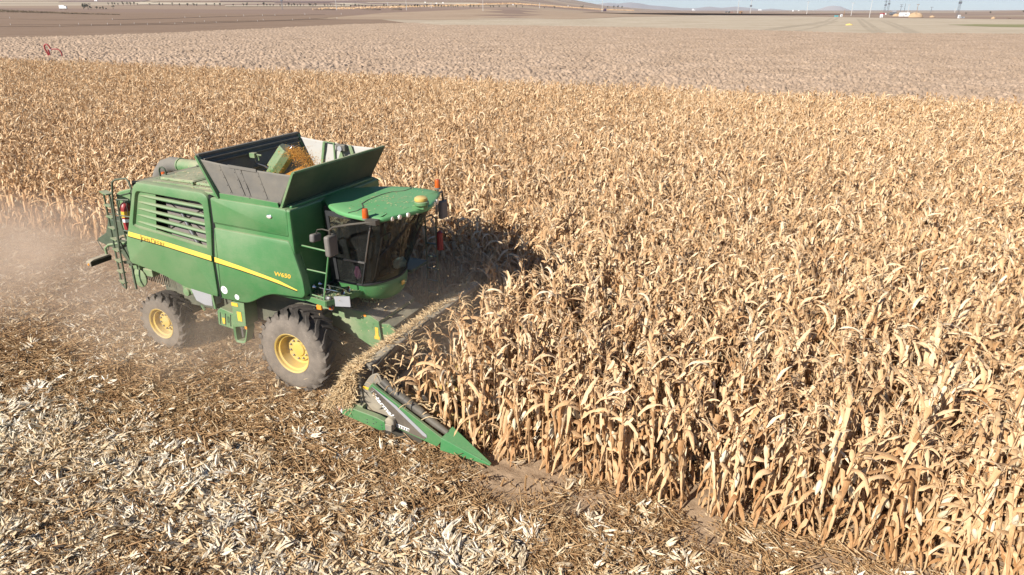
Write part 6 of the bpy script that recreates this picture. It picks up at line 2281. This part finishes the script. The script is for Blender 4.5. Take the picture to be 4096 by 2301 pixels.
pole('thin pale pole between the two dark soil mounds and the hill', 1551, 31, 14, 'T')
pole('thin pale pole just right of the shorter soil mound', 1626, 41, -10)
pole('faint thin pole before the white farm sheds', 1725, 32, 13)
pole('tall pale pole in the middle of the far plain, second from the truck', 1932, 44, -8, 'T')
pole('faint short pole on the plain left of the purple truck', 2158, 33, 15)
pole('tall bare pale pole beside the purple truck', 2408, 50, -14)
pole('tall bare pale pole left of the brown hut', 2950, 59, -10)
pole('pole with crossarms and a transformer right of the brown hut', 3000, 59, 9, 'box')
pole('thin pole with one crossarm in front of the quarry mountain', 3226, 60, 19, 'T')
pole('short dark post beside the white box on the pale field edge', 3375, 66, 44, 'plain', 0.12, 'wood')
pole('thin pole with a crossarm right of the quarry mountain', 3404, 64, 24, 'T')
pole('pale pole with a crossarm standing on the pale field edge', 3477, 71, 14, 'T')
pylon('grey lattice pylon with a transformer above the red and white truck, left of its pair', 3536, 57, 8, 4.5, 3)
pylon('grey lattice pylon behind the red and white truck, taller of its pair', 3549, 54, 3, 4.5, 2)
pole('pole with two crossarms above the grey machine by the cabin', 3600, 54, 28, 'TT', 0.16, 'iron')
pole('bare dark pole above the left end of the white site cabin', 3615, 54, 25, 'plain', 0.16, 'iron')
pole('faint pole with a crossarm above the right end of the white site cabin', 3631, 52, 28, 'T')
pole('brown pole with a crossarm on the largest tan earth mound', 3665, 58, 28, 'T', 0.16, 'wood')
pole('short dark pole right of the tan earth mounds', 3723, 52, 35, 'T', 0.16, 'iron')
pole('faint pole left of the leaning pylon', 3819, 50, 38)
pylon('tall dark lattice pylon with crossarms near the right edge of the photo', 3828, 71, -6, 6, 5)

def block(name, label, cat, u0, u1, v0, v1, mat, depth=None, parts=()):
    """a small building or box: base line u0..u1 at v1, top at v0"""
    a, b = at_photo(u0, v1), at_photo(u1, v1)
    c = (a + b) / 2
    k = m_per_px(c)
    Wd, H = (u1 - u0) * k, (v1 - v0) * k
    o = far_thing(name, label, cat, c)
    D = depth or max(1.5, Wd * 0.5)
    mb = MB(); mb.box(-Wd / 2, Wd / 2, 0, D, -0.1, H)
    mb.build('wall', mat, o, 0.05)
    mb = MB(); mb.prism([(-0.15, H), (D + 0.15, H), (D / 2, H + H * 0.16)], 'x', -Wd / 2 - 0.1, Wd / 2 + 0.1)
    mb.build('roof', 'white_shed' if mat == 'white_shed' else mat, o)
    for (pn, x0, x1, z0, z1, pm) in parts:
        mb = MB(); mb.box(-Wd / 2 + Wd * x0, -Wd / 2 + Wd * x1, -0.06, -0.01, H * z0, H * z1)
        mb.build(pn, pm, o)
    return o
block('site_cabin', 'long low white site cabin between the earth mounds at right', 'cabin', 3603, 3634, 56, 66, 'white_shed', 3, (('door', 0.36, 0.44, 0.05, 0.7, 'plate_grey'), ('window', 0.55, 0.66, 0.45, 0.8, 'cab_dark')))
block('hut', 'small white hut below the lattice pylon pair', 'hut', 3523, 3530, 61, 70, 'white_shed', 2, (('door', 0.3, 0.6, 0.0, 0.7, 'plate_grey'),))
block('hut', 'small brown hut between two poles on the far plain', 'hut', 2959, 2968, 49, 59.5, 'wood', 3, (('door', 0.55, 0.95, 0.0, 0.8, 'ink'),))
block('control_box', 'small white box on the far edge of the pale field', 'box', 3363, 3369, 60.5, 67, 'white_shed', 1.5, (('door', 0.2, 0.8, 0.1, 0.9, 'plate_grey'),))
block('control_box', 'small white box at the foot of the big right pylon', 'box', 3834, 3840, 65, 73, 'white_shed', 1.5, (('door', 0.2, 0.8, 0.1, 0.9, 'plate_grey'),))
block('pump_unit', 'small grey pump unit right of the big right pylon', 'pump', 3846, 3857, 69, 73, 'plate_grey', 2, (('panel', 0.2, 0.6, 0.2, 0.8, 'iron'),))
block('water_tank', 'small turquoise tank on the far edge of the pale field', 'tank', 3341, 3352, 63.5, 67, 'blue_paint', 2, (('panel', 0.4, 0.6, 0.2, 0.8, 'iron'),))
for (u0, u1, v0, v1, lab) in ((1698, 1703, 9, 12, 'tiny white farm shed on the hill foot, leftmost of its row'), (1743, 1748, 12.5, 16.5, 'tiny white farm shed with a grey side on the hill foot, second of its row'), (1769, 1774, 11, 15, 'tiny white farm shed on the hill foot, third of its row'),
                              (2050, 2054, 18, 21, 'lone tiny white shed on the right slope of the hill'), (2271, 2273.5, 23, 25.5, 'tiny white speck of a shed on the plain below the hill end'),
                              (2769, 2775, 37, 41.5, 'tiny white shed on the plain, left one of a pair before the mountains'), (2777, 2781, 34, 36.5, 'tiny white shed on the plain, right one of a pair before the mountains'),
                              (379, 387, 2, 6, 'tiny white farm shed high on the far left slope'), (3035, 3045, 39, 42.5, 'tiny long white shed before the mountains right of the transformer pole'), (3170, 3174, 42, 46, 'tiny white shed left of the quarry mountain'), (3193, 3197, 42, 44.5, 'tiny white shed at the left foot of the quarry mountain')):
    block('farm_shed', lab, 'shed', u0, u1, v0, v1, 'white_shed', None, (('door', 0.3, 0.6, 0.0, 0.7, 'plate_grey'),))

def wheels_on(o, xs, y, r):
    for x in xs:
        mb = MB(); mb.lathe([(0.0, -0.12), (r, -0.12), (r, 0.12), (0.0, 0.12)], (x, y, r), 'y', 12)
        mb.build('wheel', 'black', o)
def truck(label, u0, u1, v0, v1, box, cabm, flip=1, cat='truck', name='box_truck'):
    a, b = at_photo(u0, v1), at_photo(u1, v1)
    c = (a + b) / 2
    k = m_per_px(c)
    L, H = (u1 - u0) * k, (v1 - v0) * k
    o = far_thing(name, label, cat, c)
    mb = MB(); mb.box(-L / 2 * flip, L * 0.22 * flip, -0.1, 2.3, H * 0.22, H)
    mb.build('cargo_box', box, o, 0.06)
    mb = MB(); mb.prism([(L * 0.25 * flip, H * 0.2), (L * 0.5 * flip, H * 0.2), (L * 0.5 * flip, H * 0.5), (L * 0.42 * flip, H * 0.82), (L * 0.25 * flip, H * 0.82)], 'y', 0, 2.2)
    mb.build('cab', cabm, o, 0.05)
    mb = MB(); mb.box(-L / 2, L / 2, 0.3, 1.9, H * 0.12, H * 0.21)
    mb.build('chassis', 'ink', o)
    wheels_on(o, (-L * 0.33, -L * 0.2, L * 0.36), 0.1, H * 0.13)
    return o
truck('white box truck standing on the far left plain beside the large tree pair', 241, 263, 26, 38, 'white_shed', 'white_shed')
truck('dark purple truck on the plain beside the tall bare pole', 2414, 2425, 36, 46, 'dark_paint', 'dark_paint', -1)
truck('red and white truck parked below the lattice pylon pair', 3524, 3543, 54, 61, 'red', 'white_shed')

def tractor(label, u0, u1, v0, v1):
    a, b = at_photo(u0, v1), at_photo(u1, v1)
    c = (a + b) / 2
    k = m_per_px(c)
    L, H = (u1 - u0) * k, (v1 - v0) * k
    o = far_thing('tractor', label, 'tractor', c)
    mb = MB(); mb.box(-L * 0.45, -L * 0.08, -0.6, 0.6, H * 0.35, H * 0.62)
    mb.build('bonnet', 'iron', o, 0.1)
    mb = MB(); mb.prism([(-L * 0.10, H * 0.4), (L * 0.04, H * 0.4), (L * 0.02, H), (-L * 0.07, H)], 'y', -0.7, 0.7)
    mb.build('cab', 'plate_grey', o, 0.05)
    wheels_on(o, (-L * 0.35,), -0.8, H * 0.22); wheels_on(o, (0.0,), -0.9, H * 0.32)
    mb = MB(); mb.bar((L * 0.06, 0, H * 0.3), (L * 0.5, 0, H * 0.3), H * 0.12, H * 0.08); mb.bar((L * 0.3, -1.2, H * 0.25), (L * 0.3, 1.2, H * 0.25), H * 0.1)
    mb.build('implement', 'red', o)
tractor('small grey tractor towing a red implement on the far plain', 2901, 2931, 43, 53)
def machine():
    a, b = at_photo(3562, 60), at_photo(3586, 60)
    c = (a + b) / 2; k = m_per_px(c)
    o = far_thing('drilling_machine', 'grey dusty machine working behind the earth mounds by the white site cabin', 'machine', c)
    mb = MB(); mb.box(-11 * k, 10 * k, 0, 3, 1 * k, 8 * k); mb.build('housing', 'iron', o, 0.1)
    mb = MB(); mb.box(-2 * k, 8 * k, 0.3, 2.7, 8.2 * k, 13 * k); mb.build('cab', 'plate_grey', o, 0.1)
    mb = MB(); mb.box(-11 * k, 10 * k, 0.2, 2.8, -0.2, 0.9 * k); mb.build('track', 'ink', o)
machine()

# sprinkler pipes lying across the brown field
def irrigation(label, pts, ups):
    P = [at_photo(*p) for p in pts]
    o = far_thing('irrigation_pipe', label, 'irrigation pipe', P[0], 'sprinkler pipes on the brown field')
    mb = MB()
    k = m_per_px(P[0])
    mb.tube([p - P[0] + Vector((0, 0, 0.1)) for p in P], 0.22 * k + 0.05, 5)
    mb.build('pipe', 'dark_heap', o)
    for u in ups:
        v = np.interp(u, [p[0] for p in pts], [p[1] for p in pts])
        q = at_photo(u, v) - P[0]
        kk = m_per_px(at_photo(u, v))
        mb = MB(); mb.tube([q, q + Vector((0, 0, 5.5 * kk))], 0.35 * kk, 5)
        mb.build('riser', 'white_shed', o)
irrigation('long dark sprinkler pipe nearest the dirt track on the brown field', [(0, 108), (240, 106), (480, 102), (700, 98), (1000, 88), (1350, 76)], (240, 366, 483, 590, 700, 780, 865, 1030, 1170, 1348))
irrigation('second dark sprinkler pipe up from the dirt track', [(40, 101), (430, 99), (640, 94), (820, 89), (1170, 80), (1310, 73)], (42, 315, 430, 537, 640, 730, 818, 950, 1053, 1240))
irrigation('farthest dark sprinkler pipe on the brown field', [(0, 74), (180, 80), (450, 80), (700, 74), (900, 67), (1300, 59)], (40, 450, 740, 800, 905, 975, 1050, 1100, 1220, 1365))
M['grass_edge'] = plain('dry_ditch_grass', (0.14, 0.10, 0.055), 0.9)

# red curved pipe stand at the far left edge of the corn
def red_stand():
    p = at_photo(200, 236)
    k = m_per_px(p)
    o = far_thing('water_pump_stand', 'red curved pipe stand rising behind the corn at the far left field edge', 'pipe stand', p)
    def X(u, v): return Vector(((u - 200) * k, 0, (236 - v) * k))
    mb = MB(); mb.tube([X(201, 238), X(196, 218), X(191, 205), X(192, 197), X(197, 192.5), X(203, 194), (X(208, 202)), X(209, 211)], 2.4 * k, 10)
    mb.build('bent_pipe', 'red', o, smooth=50)
    mb = MB(); mb.tube([X(201, 210), X(216, 207), X(230, 207), X(237, 211), X(240, 219), X(241, 232)], 1.9 * k, 8)
    mb.build('side_arm', 'red', o, smooth=50)
    mb = MB(); mb.tube([X(204, 238), X(201, 208)], 2.6 * k, 8)
    mb.build('post', 'red', o, smooth=50)
    mb = MB(); mb.lathe([(0.0, -2.5 * k), (2.6 * k, -2.3 * k), (2.8 * k, 0.0)], X(208, 209), 'y', 12)
    mb.build('valve', 'plate_grey', o)
red_stand()

# ------------------------------------------------------------------ dust and haze
def dust(name, label, c, rad, dens, seed, nscale=1.6, col=(0.94, 0.79, 0.64), lo=0.35, hi=0.75):
    m = bpy.data.materials.new(name)
    m.use_nodes = True
    nt = m.node_tree
    nt.nodes.remove(nt.nodes['Principled BSDF'])
    pv = nt.nodes.new('ShaderNodeVolumePrincipled')
    pv.inputs['Color'].default_value = (*col, 1)
    pv.inputs['Anisotropy'].default_value = 0.15
    tc = nt.nodes.new('ShaderNodeTexCoord')
    ln = nt.nodes.new('ShaderNodeVectorMath'); ln.operation = 'LENGTH'
    nt.links.new(tc.outputs['Object'], ln.inputs[0])
    fall = math_n(nt, 'SUBTRACT', 1.0, math_n(nt, 'POWER', ln.outputs['Value'], 1.6), True)
    mp = nt.nodes.new('ShaderNodeMapping')
    mp.inputs['Location'].default_value = (seed, seed * 0.7, 0)
    mp.inputs['Scale'].default_value = (rad[0] / rad[2] * 0.5, rad[1] / rad[2] * 0.5, 1)
    nt.links.new(tc.outputs['Object'], mp.inputs[0])
    n1 = noise(nt, mp.outputs[0], nscale, 3, 0.6)
    r = ramp(nt, n1, [(lo, (0.08, 0.08, 0.08)), (hi, (1, 1, 1))])
    d = math_n(nt, 'MULTIPLY', math_n(nt, 'MULTIPLY', fall, r.outputs[0]), dens)
    nt.links.new(d, pv.inputs['Density'])
    nt.links.new(pv.outputs[0], nt.nodes['Material Output'].inputs['Volume'])
    bm = bmesh.new()
    bmesh.ops.create_icosphere(bm, subdivisions=3, radius=1)
    me = bpy.data.meshes.new(name)
    bm.to_mesh(me); bm.free()
    me.materials.append(m)
    o = link(name, me, W(*c), YAW)
    o.scale = rad
    return tag(o, label, 'dust cloud', kind='stuff')
dust('dust_cloud', 'wide pale dust cloud hanging over the stubble behind the harvester', (-13.0, 1.7, 0.7), (9.4, 4.2, 1.7), 0.62, 1.0)
dust('dust_cloud', 'low brown dust under the harvester between its wheels', (-3.0, 1.0, 0.5), (5.2, 2.9, 1.3), 0.55, 5.0)
dust('dust_cloud', 'dark dust boiling up between the feeder house and the standing corn', (1.9, 2.2, 1.1), (2.6, 2.9, 1.6), 0.30, 9.0)

def haze():
    m = bpy.data.materials.new('far_haze')
    m.use_nodes = True
    nt = m.node_tree
    nt.nodes.remove(nt.nodes['Principled BSDF'])
    pv = nt.nodes.new('ShaderNodeVolumePrincipled')
    pv.inputs['Color'].default_value = (0.72, 0.84, 1.0, 1)
    pv.inputs['Density'].default_value = HAZE
    nt.links.new(pv.outputs[0], nt.nodes['Material Output'].inputs['Volume'])
    mb = MB(); mb.box(-26000, 26000, -26000, 26000, -6, 900)
    o = mb.build('haze', None)
    o.data.materials.append(m)
    tag(o, kind='stuff')
HAZE = 3.2e-5
haze()
